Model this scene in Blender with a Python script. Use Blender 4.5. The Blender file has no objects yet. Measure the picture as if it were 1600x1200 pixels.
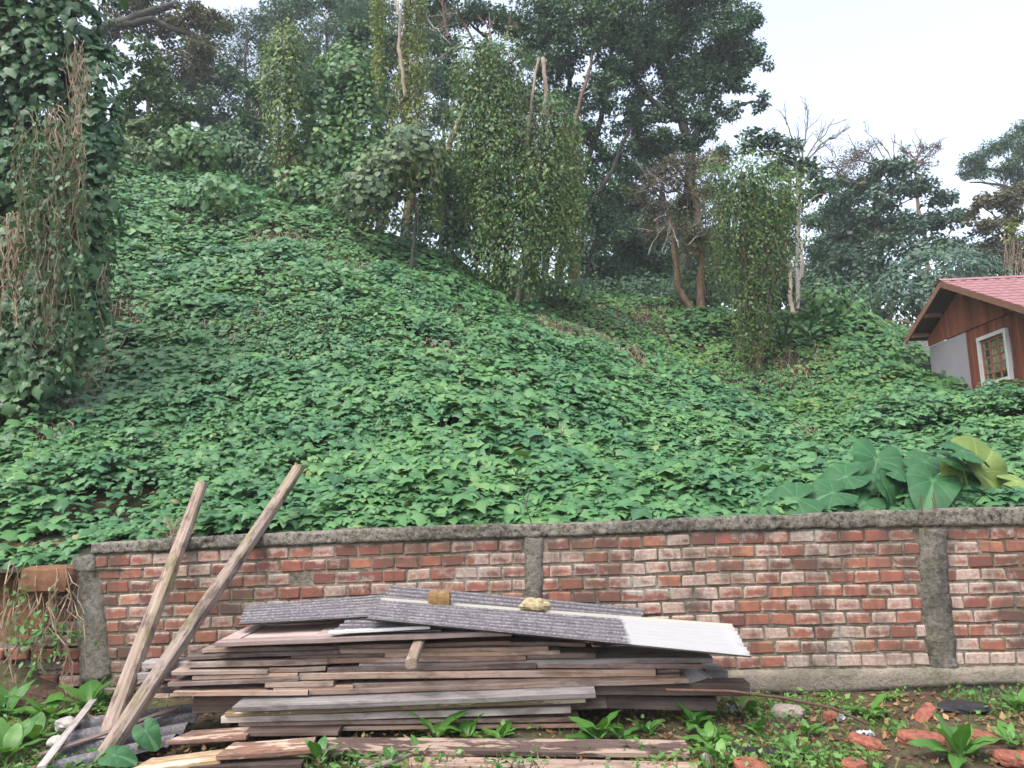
import bpy, math, random
import numpy as np
from mathutils import Vector, Matrix

random.seed(7)
rng = np.random.default_rng(11)
scene = bpy.context.scene
COL = scene.collection

# ------------------------------------------------------------------ camera
F_PX = 1180.0                       # focal length in photo pixels (1600 wide)
PITCH = math.radians(8.5)
ROLL = 0.025
CAM = np.array([0.0, 0.0, 1.6])
_fwd = np.array([0, math.cos(PITCH), math.sin(PITCH)])
_u0 = np.array([0, -math.sin(PITCH), math.cos(PITCH)])
_r0 = np.array([1.0, 0, 0])
_right = _r0 * math.cos(ROLL) - _u0 * math.sin(ROLL)
_up = _u0 * math.cos(ROLL) + _r0 * math.sin(ROLL)
cam_data = bpy.data.cameras.new('camera')
cam = bpy.data.objects.new('camera', cam_data)
COL.objects.link(cam)
cam_data.sensor_width = 36.0
cam_data.lens = F_PX * 36.0 / 1600.0
cam_data.clip_end = 2000
cam_data.clip_start = 0.05
m = Matrix.Identity(4)
for i in range(3):
    m[i][0], m[i][1], m[i][2], m[i][3] = _right[i], _up[i], -_fwd[i], CAM[i]
cam.matrix_world = m
scene.camera = cam

# ------------------------------------------------------------------ light
SUN_EL, SUN_AZ = math.radians(58), math.radians(215)   # azimuth clockwise from +Y
world = bpy.data.worlds.new('World')
scene.world = world
world.use_nodes = True
wn, wl = world.node_tree.nodes, world.node_tree.links
bg = wn['Background']
sky = wn.new('ShaderNodeTexSky')
sky.sky_type = 'NISHITA'
sky.sun_disc = False
sky.sun_elevation = SUN_EL
sky.sun_rotation = SUN_AZ
sky.air_density = 1.0
sky.dust_density = 4.0
sky.ozone_density = 1.0
hs = wn.new('ShaderNodeHueSaturation')
hs.inputs['Saturation'].default_value = 0.56
wl.new(sky.outputs[0], hs.inputs['Color'])
wl.new(hs.outputs[0], bg.inputs['Color'])
bg.inputs['Strength'].default_value = 0.15
sun_d = bpy.data.lights.new('sun', 'SUN')
sun_d.energy = 0.5
sun_d.angle = math.radians(25)
sun_d.color = (1.0, 0.975, 0.95)
sun = bpy.data.objects.new('sun', sun_d)
COL.objects.link(sun)
sd = Vector((math.sin(SUN_AZ) * math.cos(SUN_EL), math.cos(SUN_AZ) * math.cos(SUN_EL), math.sin(SUN_EL)))
sun.rotation_euler = sd.to_track_quat('Z', 'Y').to_euler()
sun.location = (0, -10, 30)
scene.view_settings.view_transform = 'Standard'
scene.view_settings.look = 'None'
scene.view_settings.gamma = 1.0
scene.view_settings.exposure = 1.78
scene.view_settings.use_curve_mapping = False
scene.render.engine = 'CYCLES'
scene.cycles.max_bounces = 6
scene.cycles.diffuse_bounces = 3
scene.cycles.glossy_bounces = 2
scene.cycles.transmission_bounces = 3
scene.cycles.transparent_max_bounces = 6
scene.cycles.use_denoising = True


# ------------------------------------------------------------------ helpers
def ray(px, py):
    return _fwd + (px - 800.0) / F_PX * _right + (600.0 - py) / F_PX * _up


def at(px, py, Y):
    d = ray(px, py)
    return CAM + d * ((Y - CAM[1]) / d[1])


def gnd(px, py, z=0.0):
    d = ray(px, py)
    return CAM + d * ((z - CAM[2]) / d[2])


def project(P):
    Q = np.asarray(P, float) - CAM
    dz = Q @ _fwd
    return 800 + F_PX * (Q @ _right) / dz, 600 - F_PX * (Q @ _up) / dz, dz


def norm(a):
    a = np.asarray(a, float)
    return a / np.maximum(np.linalg.norm(a, axis=-1, keepdims=True), 1e-9)


def hash3(i, j, k, seed):
    h = (i * 374761393 + j * 668265263 + k * 2147483647 + seed * 1274126177) & 0xFFFFFFFF
    h = ((h ^ (h >> 13)) * 1274126177) & 0xFFFFFFFF
    return ((h ^ (h >> 16)) & 0xFFFF) / 65535.0


def vnoise(P, scale=1.0, seed=0):
    """value noise in -1..1, vectorised"""
    P = np.asarray(P, float) * scale
    if P.ndim == 1:
        P = P[None]
    I = np.floor(P).astype(np.int64)
    f = P - I
    f = f * f * (3 - 2 * f)
    out = 0
    for a in (0, 1):
        for b in (0, 1):
            for c in (0, 1):
                w = (f[:, 0] if a else 1 - f[:, 0]) * (f[:, 1] if b else 1 - f[:, 1]) * (f[:, 2] if c else 1 - f[:, 2])
                out = out + w * hash3(I[:, 0] + a, I[:, 1] + b, I[:, 2] + c, seed)
    return out * 2 - 1


def fnoise(P, scale=1.0, seed=0, octs=3):
    o, amp, tot = 0, 1.0, 0
    for k in range(octs):
        o = o + amp * vnoise(P, scale * 2 ** k, seed + k * 17)
        tot += amp
        amp *= 0.5
    return o / tot


def tag(o, label=None, cat=None, group=None, kind=None):
    if label: o['label'] = label
    if cat: o['category'] = cat
    if group: o['group'] = group
    if kind: o['kind'] = kind
    elif cat: o['kind'] = 'thing'
    return o


def link(o, parent=None):
    COL.objects.link(o)
    if parent is not None:
        o.parent = parent
    return o


WORLD_LOC = {}


def empty(name, loc, label, cat, group=None):
    o = bpy.data.objects.new(name, None)
    o.empty_display_size = 0.2
    o.location = tuple(float(v) for v in loc)
    link(o)
    WORLD_LOC[o] = Vector(o.location)
    return tag(o, label, cat, group)


def mesh_obj(name, me, mat=None, parent=None, loc=None, rot=None):
    """link a mesh; loc is in world space (parents are never rotated)"""
    o = bpy.data.objects.new(name, me)
    if mat is not None and not me.materials:
        me.materials.append(mat)
    link(o, parent)
    p = Vector((0, 0, 0)) if loc is None else Vector([float(v) for v in loc])
    base = WORLD_LOC.get(parent, Vector((0, 0, 0))) if parent is not None else Vector((0, 0, 0))
    WORLD_LOC[o] = p
    if rot is None:
        o.location = p - base
    else:
        mm = rot.to_4x4()
        mm.translation = p - base
        o.matrix_local = mm
    return o


class MB:
    """collects simple shapes for one mesh"""
    def __init__(s):
        s.v, s.f = [], []

    def add(s, V, Fc):
        b = len(s.v)
        s.v += [tuple(float(c) for c in q) for q in V]
        s.f += [tuple(b + i for i in q) for q in Fc]

    def box(s, c, size, R=None):
        c = np.asarray(c, float)
        h = np.asarray(size, float) / 2
        V = np.array([[x, y, z] for x in (-1, 1) for y in (-1, 1) for z in (-1, 1)], float) * h
        if R is not None:
            V = V @ np.asarray(R, float).T
        s.add(V + c, [(0, 1, 3, 2), (4, 6, 7, 5), (0, 4, 5, 1), (2, 3, 7, 6), (0, 2, 6, 4), (1, 5, 7, 3)])

    def tube(s, path, radii, n=6, cap=True, lump=0.0):
        path = np.asarray(path, float)
        k = len(path)
        if np.isscalar(radii):
            radii = [radii] * k
        tang = np.zeros_like(path)
        tang[1:-1] = path[2:] - path[:-2]
        tang[0] = path[1] - path[0]
        tang[-1] = path[-1] - path[-2]
        tang = norm(tang)
        ref = np.array([0.0, 1, 0]) if abs(tang[0][1]) < 0.8 else np.array([1.0, 0, 0])
        b = len(s.v)
        for i in range(k):
            a = norm(np.cross(tang[i], ref))
            c = np.cross(tang[i], a)
            for j in range(n):
                th = 2 * math.pi * j / n
                rr = radii[i] * (1 + lump * random.uniform(-1, 1))
                q = path[i] + rr * (math.cos(th) * a + math.sin(th) * c)
                s.v.append((float(q[0]), float(q[1]), float(q[2])))
        for i in range(k - 1):
            for j in range(n):
                j2 = (j + 1) % n
                s.f.append((b + i * n + j, b + i * n + j2, b + (i + 1) * n + j2, b + (i + 1) * n + j))
        if cap:
            s.f.append(tuple(b + j for j in reversed(range(n))))
            s.f.append(tuple(b + (k - 1) * n + j for j in range(n)))

    def build(s, name, mat, parent=None, smooth=False, loc=None):
        me = bpy.data.meshes.new(name)
        off = Vector((0, 0, 0)) if loc is None else Vector([float(c) for c in loc])
        me.from_pydata([(v[0] - off.x, v[1] - off.y, v[2] - off.z) for v in s.v], [], s.f)
        if smooth:
            me.polygons.foreach_set('use_smooth', [True] * len(me.polygons))
        me.update()
        return mesh_obj(name, me, mat, parent, off)


def np_mesh(name, V, Fc, rnd=None, rib=None, smooth=False):
    """mesh from arrays; all faces share one vertex count"""
    me = bpy.data.meshes.new(name)
    nv, nf, k = len(V), len(Fc), Fc.shape[1]
    me.vertices.add(nv)
    me.vertices.foreach_set('co', np.ascontiguousarray(V, np.float32).ravel())
    me.loops.add(nf * k)
    me.loops.foreach_set('vertex_index', np.ascontiguousarray(Fc, np.int32).ravel())
    me.polygons.add(nf)
    me.polygons.foreach_set('loop_start', np.arange(0, nf * k, k, dtype=np.int32))
    if smooth:
        me.polygons.foreach_set('use_smooth', np.ones(nf, bool))
    me.update(calc_edges=True)
    if rnd is not None:
        a = me.attributes.new('rnd', 'FLOAT', 'POINT')
        a.data.foreach_set('value', np.ascontiguousarray(rnd, np.float32))
    if rib is not None:
        a = me.attributes.new('rib', 'FLOAT', 'POINT')
        a.data.foreach_set('value', np.ascontiguousarray(rib, np.float32))
    return me


# leaf templates: x across, y from stalk to tip, z up; (verts, tris, rib)
def lobed_template():
    half = [(.24, -.20, -.02), (.52, -.02, -.07), (.44, .20, .0), (.53, .42, -.09), (.28, .62, -.03)]
    V = [(0, 0, 0.02), (0, .42, .06), (0, 1.0, -.16)]
    V += half + [(-x, y, z) for x, y, z in half]
    T = []
    for o, flip in ((3, False), (8, True)):
        a, b, c, d, e = o, o + 1, o + 2, o + 3, o + 4
        for t in ((0, a, b), (0, b, c), (0, c, 1), (1, c, d), (1, d, e), (1, e, 2)):
            T.append(t[::-1] if flip else t)
    rib = [1, 1, .6] + [0] * 10
    return np.array(V), np.array(T), np.array(rib, float)


def lobed_far_template():
    V = [(0, 0, .02), (.50, -.05, -.05), (.34, .2, 0.02), (.5, .45, -.08), (0, 1.0, -.16), (-.5, .45, -.08), (-.34, .2, .02), (-.50, -.05, -.05)]
    T = [(0, 1, 2), (0, 2, 4), (2, 3, 4), (0, 4, 6), (6, 4, 5), (0, 6, 7)]
    return np.array(V), np.array(T), np.array([1, 0, .3, 0, .5, 0, .3, 0], float)


def simple_template(w=.28, droop=-.12):
    V = [(0, 0, 0), (w, .45, -.05), (0, 1, droop), (-w, .45, -.05)]
    return np.array(V, float), np.array([(0, 1, 2), (0, 2, 3)]), np.array([1, 0, .5, 0], float)


TPL_LOBE, TPL_FAR, TPL_SIMPLE = lobed_template(), lobed_far_template(), simple_template()
TPL_NEEDLE = simple_template(.13, -.05)


def frames(N, T):
    """columns: across, along, normal"""
    N = norm(N)
    T = norm(T - N * np.sum(T * N, axis=1, keepdims=True))
    return np.cross(T, N), T, N


def leaf_cloud(P, N, T, S, tpl, rnd):
    V0, F0, rib = tpl
    A, B, C = frames(N, T)
    n, k = len(P), len(V0)
    curl = rng.uniform(.3, 1.9, (n, 1, 1))
    wid = rng.uniform(.85, 1.15, (n, 1, 1))
    V = (P[:, None, :] + S[:, None, None] * (wid * V0[None, :, 0, None] * A[:, None, :] + V0[None, :, 1, None] * B[:, None, :]
         + curl * V0[None, :, 2, None] * C[:, None, :]))
    Fc = F0[None] + (np.arange(n) * k)[:, None, None]
    return V.reshape(-1, 3), Fc.reshape(-1, 3), np.repeat(rnd, k), np.tile(rib, n)


def cloud_obj(name, P, N, T, S, tpl, rnd, mat, parent=None, loc=(0, 0, 0)):
    V, Fc, r, rib = leaf_cloud(np.asarray(P), np.asarray(N), np.asarray(T), np.asarray(S), tpl, np.asarray(rnd))
    me = np_mesh(name, V - np.asarray(loc, float), Fc, r, rib)
    return mesh_obj(name, me, mat, parent, loc)


# ------------------------------------------------------------------ materials
def new_mat(name):
    mt = bpy.data.materials.new(name)
    mt.use_nodes = True
    nt = mt.node_tree
    return mt, nt, nt.nodes['Principled BSDF'], nt.nodes['Material Output']


class NG:
    def __init__(s, nt):
        s.nt = nt

    def n(s, typ, **kw):
        nd = s.nt.nodes.new(typ)
        for k, v in kw.items():
            setattr(nd, k, v)
        return nd

    def l(s, a, b):
        s.nt.links.new(a, b)

    def math(s, op, a, b=None, clamp=False):
        nd = s.n('ShaderNodeMath', operation=op, use_clamp=clamp)
        for i, x in enumerate((a, b)):
            if x is None: continue
            if isinstance(x, (int, float)): nd.inputs[i].default_value = x
            else: s.l(x, nd.inputs[i])
        return nd.outputs[0]

    def mix(s, fac, a, b, blend='MIX'):
        nd = s.n('ShaderNodeMix', data_type='RGBA', blend_type=blend)
        for sock, x in ((nd.inputs[0], fac), (nd.inputs[6], a), (nd.inputs[7], b)):
            if isinstance(x, (int, float)): sock.default_value = x
            elif isinstance(x, tuple): sock.default_value = (x[0], x[1], x[2], 1)
            else: s.l(x, sock)
        return nd.outputs[2]

    def ramp(s, fac, stops, interp='LINEAR'):
        nd = s.n('ShaderNodeValToRGB')
        cr = nd.color_ramp
        cr.interpolation = interp
        while len(cr.elements) < len(stops):
            cr.elements.new(0.5)
        for e, (p, c) in zip(cr.elements, stops):
            e.position = p
            e.color = (c[0], c[1], c[2], 1) if isinstance(c, tuple) else (c, c, c, 1)
        s.l(fac, nd.inputs[0])
        return nd.outputs[0]

    def noise(s, vec, scale, detail=3, rough=.55, dist=0.0):
        nd = s.n('ShaderNodeTexNoise')
        nd.inputs['Scale'].default_value = scale
        nd.inputs['Detail'].default_value = detail
        nd.inputs['Roughness'].default_value = rough
        nd.inputs['Distortion'].default_value = dist
        if vec is not None: s.l(vec, nd.inputs['Vector'])
        return nd.outputs[0]

    def coord(s, which='Object'):
        return s.n('ShaderNodeTexCoord').outputs[which]

    def pos(s):
        return s.n('ShaderNodeNewGeometry').outputs['Position']

    def scaled(s, vec, sc, loc=None):
        nd = s.n('ShaderNodeMapping')
        nd.inputs['Scale'].default_value = sc
        s.l(vec, nd.inputs['Vector'])
        if loc is not None: s.l(loc, nd.inputs['Location'])
        return nd.outputs[0]

    def objrand(s):
        return s.n('ShaderNodeObjectInfo').outputs['Random']

    def bump(s, h, strength, dist=.01):
        nd = s.n('ShaderNodeBump')
        nd.inputs['Strength'].default_value = strength
        nd.inputs['Distance'].default_value = dist
        s.l(h, nd.inputs['Height'])
        return nd.outputs[0]


def leaf_mat(name, stops, transl=.25, rough=.5, spec=.35, ribcol=None, patch=None):
    mt, nt, bs, out = new_mat(name)
    g = NG(nt)
    r = g.n('ShaderNodeAttribute', attribute_name='rnd').outputs['Fac']
    neg = g.math('LESS_THAN', r, -.5)
    fr = g.math('ADD', g.math('MULTIPLY', r, g.math('SUBTRACT', 1.0, neg)), g.math('MULTIPLY', neg, g.math('MULTIPLY', g.objrand(), .93)))
    col = g.ramp(fr, stops)
    pn = g.noise(g.pos(), .9, 2)
    col = g.mix(1.0, col, g.ramp(pn, [(.3, (.70, .80, .86)), (.7, (1.28, 1.14, .92))]), 'MULTIPLY')
    if ribcol:
        rb = g.n('ShaderNodeAttribute', attribute_name='rib').outputs['Fac']
        col = g.mix(g.math('MULTIPLY', g.math('POWER', rb, 4), .35), col, ribcol)
    g.l(col, bs.inputs['Base Color'])
    bs.inputs['Roughness'].default_value = rough
    bs.inputs['Specular IOR Level'].default_value = spec
    tr = g.n('ShaderNodeBsdfTranslucent')
    g.l(g.mix(1.0, col, (1.25, 1.3, .6), 'MULTIPLY'), tr.inputs['Color'])
    mx = g.n('ShaderNodeMixShader')
    mx.inputs[0].default_value = transl
    g.l(bs.outputs[0], mx.inputs[1])
    g.l(tr.outputs[0], mx.inputs[2])
    g.l(mx.outputs[0], out.inputs[0])
    return mt


def C(r, g, b):
    """sRGB 0-255 to linear"""
    f = lambda c: (c / 255 / 12.92) if c <= 10 else ((c / 255 + .055) / 1.055) ** 2.4
    return (f(r), f(g), f(b))


M = {}
M['vine'] = leaf_mat('vine_leaf', [(0, (.034, .100, .044)), (.25, (.053, .143, .060)), (.6, (.074, .184, .075)), (.88, (.104, .220, .084)),
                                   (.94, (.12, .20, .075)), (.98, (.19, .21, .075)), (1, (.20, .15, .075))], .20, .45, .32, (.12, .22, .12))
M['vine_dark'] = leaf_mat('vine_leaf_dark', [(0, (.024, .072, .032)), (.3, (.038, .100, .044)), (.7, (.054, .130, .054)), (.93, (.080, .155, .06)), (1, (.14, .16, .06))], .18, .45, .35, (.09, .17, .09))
M['vine_dry'] = leaf_mat('vine_leaf_sparse', [(0, (0.033, 0.101, 0.039)), (.4, (0.057, 0.154, 0.050)), (.8, (0.089, 0.190, 0.055)), (.93, (0.125, 0.202, 0.066)), (1, (0.188, 0.154, 0.077))], .22, .5, .35)
M['creeper'] = leaf_mat('creeper_leaf', [(0, (0.027, 0.078, 0.021)), (.35, (0.046, 0.120, 0.027)), (.7, (0.078, 0.155, 0.036)), (.9, (0.125, 0.183, 0.043)), (1, (0.156, 0.129, 0.046))], .28, .5)
M['creeper_yellow'] = leaf_mat('creeper_yellow_leaf', [(0, (0.064, 0.123, 0.028)), (.4, (0.116, 0.180, 0.038)), (.8, (0.181, 0.236, 0.053)), (1, (0.255, 0.215, 0.068))], .3, .5)
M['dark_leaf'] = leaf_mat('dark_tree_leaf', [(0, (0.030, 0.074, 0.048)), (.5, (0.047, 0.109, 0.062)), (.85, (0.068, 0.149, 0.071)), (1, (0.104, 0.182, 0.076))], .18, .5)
M['mid_leaf'] = leaf_mat('mid_tree_leaf', [(0, (0.028, 0.071, 0.028)), (.5, (0.048, 0.104, 0.040)), (1, (0.085, 0.142, 0.052))], .22, .5)
M['olive_leaf'] = leaf_mat('olive_tree_leaf', [(0, (0.050, 0.056, 0.035)), (.5, (0.088, 0.094, 0.053)), (.85, (0.125, 0.119, 0.069)), (1, (0.175, 0.138, 0.088))], .2, .6)
M['grey_leaf'] = leaf_mat('grey_twig_leaf', [(0, (.06, .06, .045)), (.5, (.095, .09, .065)), (1, (.15, .13, .095))], .2, .7)
M['blue_leaf'] = leaf_mat('blue_green_leaf', [(0, (0.033, 0.074, 0.057)), (.6, (0.056, 0.115, 0.078)), (1, (0.089, 0.149, 0.101))], .15, .45)
M['pale_leaf'] = leaf_mat('pale_bush_leaf', [(0, (0.056, 0.104, 0.048)), (.5, (0.088, 0.144, 0.068)), (1, (0.136, 0.176, 0.096))], .25, .5)
M['weed'] = leaf_mat('weed_leaf', [(0, (0.043, 0.128, 0.025)), (.5, (0.072, 0.187, 0.038)), (1, (0.111, 0.230, 0.051))], .28, .4, .4, (.16, .28, .09))
M['grass'] = leaf_mat('grass_blade', [(0, (0.045, 0.090, 0.022)), (.6, (0.075, 0.128, 0.034)), (.85, (0.128, 0.135, 0.053)), (1, (0.188, 0.150, 0.083))], .25, .6)
M['dead_leaf'] = leaf_mat('dead_leaf', [(0, (.10, .055, .03)), (.5, (.17, .10, .055)), (1, (.28, .19, .11))], .1, .8, .1)


def bark_mat(name, a, b, scale=9):
    mt, nt, bs, out = new_mat(name)
    g = NG(nt)
    p = g.scaled(g.pos(), (scale, scale, scale * .25))
    nz = g.noise(p, 1.0, 5, .65)
    big = g.noise(g.pos(), 1.3, 2)
    col = g.mix(g.ramp(nz, [(.35, 0.0), (.65, 1.0)]), a, b)
    col = g.mix(g.ramp(big, [(.5, 0.0), (.7, .5)]), col, (.05, .065, .03))
    g.l(col, bs.inputs['Base Color'])
    bs.inputs['Roughness'].default_value = .9
    g.l(g.bump(nz, .6, .02), bs.inputs['Normal'])
    return mt


M['bark_dark'] = bark_mat('bark_dark', (.014, .012, .011), (.045, .037, .033))
M['bark_pale'] = bark_mat('bark_pale', (.16, .12, .09), (.36, .29, .23))
M['bark_brown'] = bark_mat('bark_brown', (.06, .035, .022), (.17, .10, .065))
M['bark_grey'] = bark_mat('bark_grey', (.14, .12, .11), (.30, .27, .25))
M['vine_stem'] = bark_mat('vine_stem', (.05, .055, .025), (.13, .125, .06), 14)
M['dry_stem'] = bark_mat('dry_stem', (.13, .085, .055), (.34, .25, .17), 14)


def soil_mat(name, cols, scale=2.5, bstr=.8):
    mt, nt, bs, out = new_mat(name)
    g = NG(nt)
    p = g.pos()
    a = g.noise(p, scale, 6, .65)
    b = g.noise(p, scale * 9, 4, .7)
    col = g.ramp(a, cols)
    col = g.mix(1.0, col, g.ramp(b, [(.3, (.55, .55, .55)), (.7, (1.35, 1.3, 1.25))]), 'MULTIPLY')
    g.l(col, bs.inputs['Base Color'])
    bs.inputs['Roughness'].default_value = .95
    bs.inputs['Specular IOR Level'].default_value = .15
    g.l(g.bump(g.math('ADD', a, g.math('MULTIPLY', b, .4)), bstr, .04), bs.inputs['Normal'])
    return mt


M['soil'] = soil_mat('yard_soil', [(.25, (.035, .024, .017)), (.45, (.075, .052, .036)), (.6, (.06, .065, .03)), (.75, (.12, .085, .06))], 3.0)
M['hill_soil'] = soil_mat('hill_soil', [(.3, (.02, .024, .014)), (.55, (.04, .04, .022)), (.75, (.075, .052, .032))], 1.2)
M['bank_soil'] = soil_mat('bank_soil', [(.25, (.07, .04, .022)), (.5, (.15, .085, .045)), (.75, (.21, .125, .07))], 3.0)


def concrete_mat(name, a, b, moss=.5, dark=.4, zdark=None, speck=.5):
    mt, nt, bs, out = new_mat(name)
    g = NG(nt)
    p = g.pos()
    n1 = g.noise(p, 2.2, 5, .6)
    n2 = g.noise(p, 26, 5, .75)
    n3 = g.noise(p, 1.1, 3, .6, .4)
    col = g.mix(g.ramp(n1, [(.35, 0.0), (.65, 1.0)]), a, b)
    col = g.mix(g.math('MULTIPLY', g.ramp(n3, [(.45, 0.0), (.62, 1.0)]), dark), col, (.035, .033, .030))
    n4 = g.noise(p, 3.1, 4, .7)
    col = g.mix(g.math('MULTIPLY', g.ramp(n4, [(.48, 0.0), (.66, 1.0)]), moss), col, (.085, .085, .035))
    col = g.mix(g.math('MULTIPLY', g.ramp(n2, [(.38, 1.0), (.49, 0.0)]), speck), col, (.022, .020, .018))
    col = g.mix(g.math('MULTIPLY', g.ramp(n2, [(.53, 0.0), (.64, 1.0)]), speck * .7), col, (.30, .27, .23))
    if name == 'mortar':
        li = g.noise(p, 1.7, 6, .72)
        col = g.mix(g.ramp(li, [(.565, 0.0), (.63, .78)]), col, g.ramp(g.noise(p, 30, 3, .7), [(.35, (.20, .17, .14)), (.65, (.36, .32, .28))]))
    g.l(col, bs.inputs['Base Color'])
    bs.inputs['Roughness'].default_value = .92
    bs.inputs['Specular IOR Level'].default_value = .2
    g.l(g.bump(n2, 1.0, .03), bs.inputs['Normal'])
    return mt


M['coping'] = concrete_mat('coping_concrete', (.13, .118, .095), (.25, .225, .19), .55, .7, speck=.85)
M['pillar'] = concrete_mat('pillar_concrete', (.125, .112, .092), (.23, .208, .18), .4, .7)
M['plinth'] = concrete_mat('plinth_concrete', (.19, .165, .125), (.30, .255, .205), .5, .35, speck=.3)
M['mortar'] = concrete_mat('mortar', (.12, .10, .072), (.27, .23, .18), .5, .5)
M['old_wall'] = concrete_mat('retaining_concrete', (.22, .21, .21), (.36, .34, .34), .2, .3)


def brick_mat():
    mt, nt, bs, out = new_mat('weathered_brick')
    g = NG(nt)
    oc = g.coord('Object')
    rnd = g.objrand()
    rv = g.n('ShaderNodeCombineXYZ')
    for i, k in enumerate((13.0, 29.0, 47.0)):
        g.l(g.math('MULTIPLY', rnd, k), rv.inputs[i])
    va = g.n('ShaderNodeVectorMath', operation='ADD')
    g.l(oc, va.inputs[0]); g.l(rv.outputs[0], va.inputs[1])
    p = va.outputs[0]
    r2 = g.math('FRACT', g.math('MULTIPLY', rnd, 7.31))
    r3 = g.math('FRACT', g.math('MULTIPLY', rnd, 23.7))
    base = g.ramp(r2, [(0, (.095, .047, .040)), (.25, (.180, .068, .050)), (.55, (.235, .086, .060)), (.9, (.265, .106, .070)), (1, (.33, .155, .095))])
    n1 = g.noise(p, 14, 4, .6)
    base = g.mix(g.ramp(n1, [(.38, 0.0), (.75, .75)]), base, (.12, .060, .046))
    # efflorescence: pale bloom that creeps in from the joints
    sp = g.n('ShaderNodeSeparateXYZ')
    g.l(oc, sp.inputs[0])
    ex = g.math('SUBTRACT', .112, g.math('ABSOLUTE', sp.outputs[0]))
    ez = g.math('SUBTRACT', .048, sp.outputs[2])
    ez2 = g.math('ADD', .062, sp.outputs[2])
    e = g.math('MINIMUM', g.math('MINIMUM', ex, ez), ez2)
    en = g.noise(p, 15, 5, .65)
    patchy = g.noise(g.pos(), 1.1, 3, .6)
    amount = g.math('ADD', g.math('MULTIPLY', g.math('SUBTRACT', r3, .5), .065), g.math('MULTIPLY', g.math('SUBTRACT', patchy, .5), .13))
    v = g.math('SUBTRACT', g.math('ADD', g.math('MULTIPLY', g.math('SUBTRACT', en, .5), .12), g.math('ADD', amount, .024)), e)
    white = g.ramp(g.math('ADD', g.math('MULTIPLY', v, 14), .5, True), [(.28, 0.0), (.72, .88)])
    pale = g.ramp(g.noise(p, 40, 3, .7), [(.3, (.24, .175, .135)), (.7, (.43, .345, .295))])
    col = g.mix(white, base, pale)
    st = g.noise(g.pos(), 2.3, 4, .6)
    col = g.mix(g.ramp(st, [(.47, 0.0), (.66, .8)]), col, (.07, .052, .040))
    wx = g.noise(g.scaled(g.pos(), (7, 1, .9)), 1.0, 4, .6)
    col = g.mix(g.ramp(wx, [(.52, 0.0), (.70, .65)]), col, (.06, .048, .038))
    li = g.noise(g.pos(), 1.7, 6, .72)
    col = g.mix(g.ramp(li, [(.565, 0.0), (.63, .78)]), col, g.ramp(g.noise(g.pos(), 30, 3, .7), [(.35, (.20, .17, .14)), (.65, (.36, .32, .28))]))
    mo = g.noise(g.pos(), 3.7, 4, .7)
    col = g.mix(g.ramp(mo, [(.6, 0.0), (.75, .5)]), col, (.12, .11, .045))
    g.l(col, bs.inputs['Base Color'])
    bs.inputs['Roughness'].default_value = .9
    bs.inputs['Specular IOR Level'].default_value = .2
    g.l(g.bump(g.math('ADD', g.noise(p, 60, 4, .7), n1), .55, .006), bs.inputs['Normal'])
    return mt


M['brick'] = brick_mat()


def wood_mat(name, dark, mid, light, grey=.4, stain=.5, scale=1.0, green=0.0, peel=None, upright=False):
    """weathered timber, grain along local X"""
    mt, nt, bs, out = new_mat(name)
    g = NG(nt)
    oc = g.coord('Object')
    rnd = g.objrand()
    rv = g.n('ShaderNodeCombineXYZ')
    for i, k in enumerate((31.0, 17.0, 23.0)):
        g.l(g.math('MULTIPLY', rnd, k), rv.inputs[i])
    va = g.n('ShaderNodeVectorMath', operation='ADD')
    g.l(oc, va.inputs[0]); g.l(rv.outputs[0], va.inputs[1])
    p = va.outputs[0]
    if upright:
        sx = g.n('ShaderNodeSeparateXYZ'); cx = g.n('ShaderNodeCombineXYZ')
        g.l(p, sx.inputs[0])
        g.l(sx.outputs[2], cx.inputs[0]); g.l(sx.outputs[1], cx.inputs[1]); g.l(sx.outputs[0], cx.inputs[2])
        p = cx.outputs[0]
    gr = g.noise(g.scaled(p, (2.0 * scale, 42 * scale, 42 * scale)), 1.0, 4, .6, .6)
    fine = g.noise(g.scaled(p, (5.0, 150, 150)), 1.0, 3, .6)
    big = g.noise(g.scaled(p, (1.6, 4, 4)), 1.0, 4, .6)
    col = g.ramp(gr, [(.25, dark), (.5, mid), (.75, light)])
    col = g.mix(g.math('MULTIPLY', g.ramp(big, [(.42, 0.0), (.65, 1.0)]), grey), col, (.27, .24, .225))
    big2 = g.noise(g.scaled(p, (2.6, 7, 7)), 1.7, 5, .7)
    col = g.mix(g.math('MULTIPLY', g.ramp(big2, [(.48, 0.0), (.62, 1.0)]), stain), col, (.045, .030, .024))
    r2 = g.math('FRACT', g.math('MULTIPLY', rnd, 5.77))
    col = g.mix(1.0, col, g.ramp(r2, [(0, (.62, .60, .60)), (.5, (1, .96, .94)), (1, (1.35, 1.25, 1.15))]), 'MULTIPLY')
    if green:
        gn = g.noise(g.scaled(p, (3, 9, 9)), 1.0, 4, .6)
        col = g.mix(g.math('MULTIPLY', g.ramp(gn, [(.5, 0.0), (.68, 1.0)]), green), col, (.15, .145, .045))
    if peel:
        pn = g.noise(g.scaled(p, (3.2, 13, 13)), 1.0, 5, .65, .3)
        col = g.mix(g.ramp(pn, [(.52, 0.0), (.56, .85)]), col, peel)
    g.l(col, bs.inputs['Base Color'])
    bs.inputs['Roughness'].default_value = .85
    bs.inputs['Specular IOR Level'].default_value = .2
    g.l(g.bump(g.math('ADD', gr, g.math('MULTIPLY', fine, .6)), .6, .006), bs.inputs['Normal'])
    return mt


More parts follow.
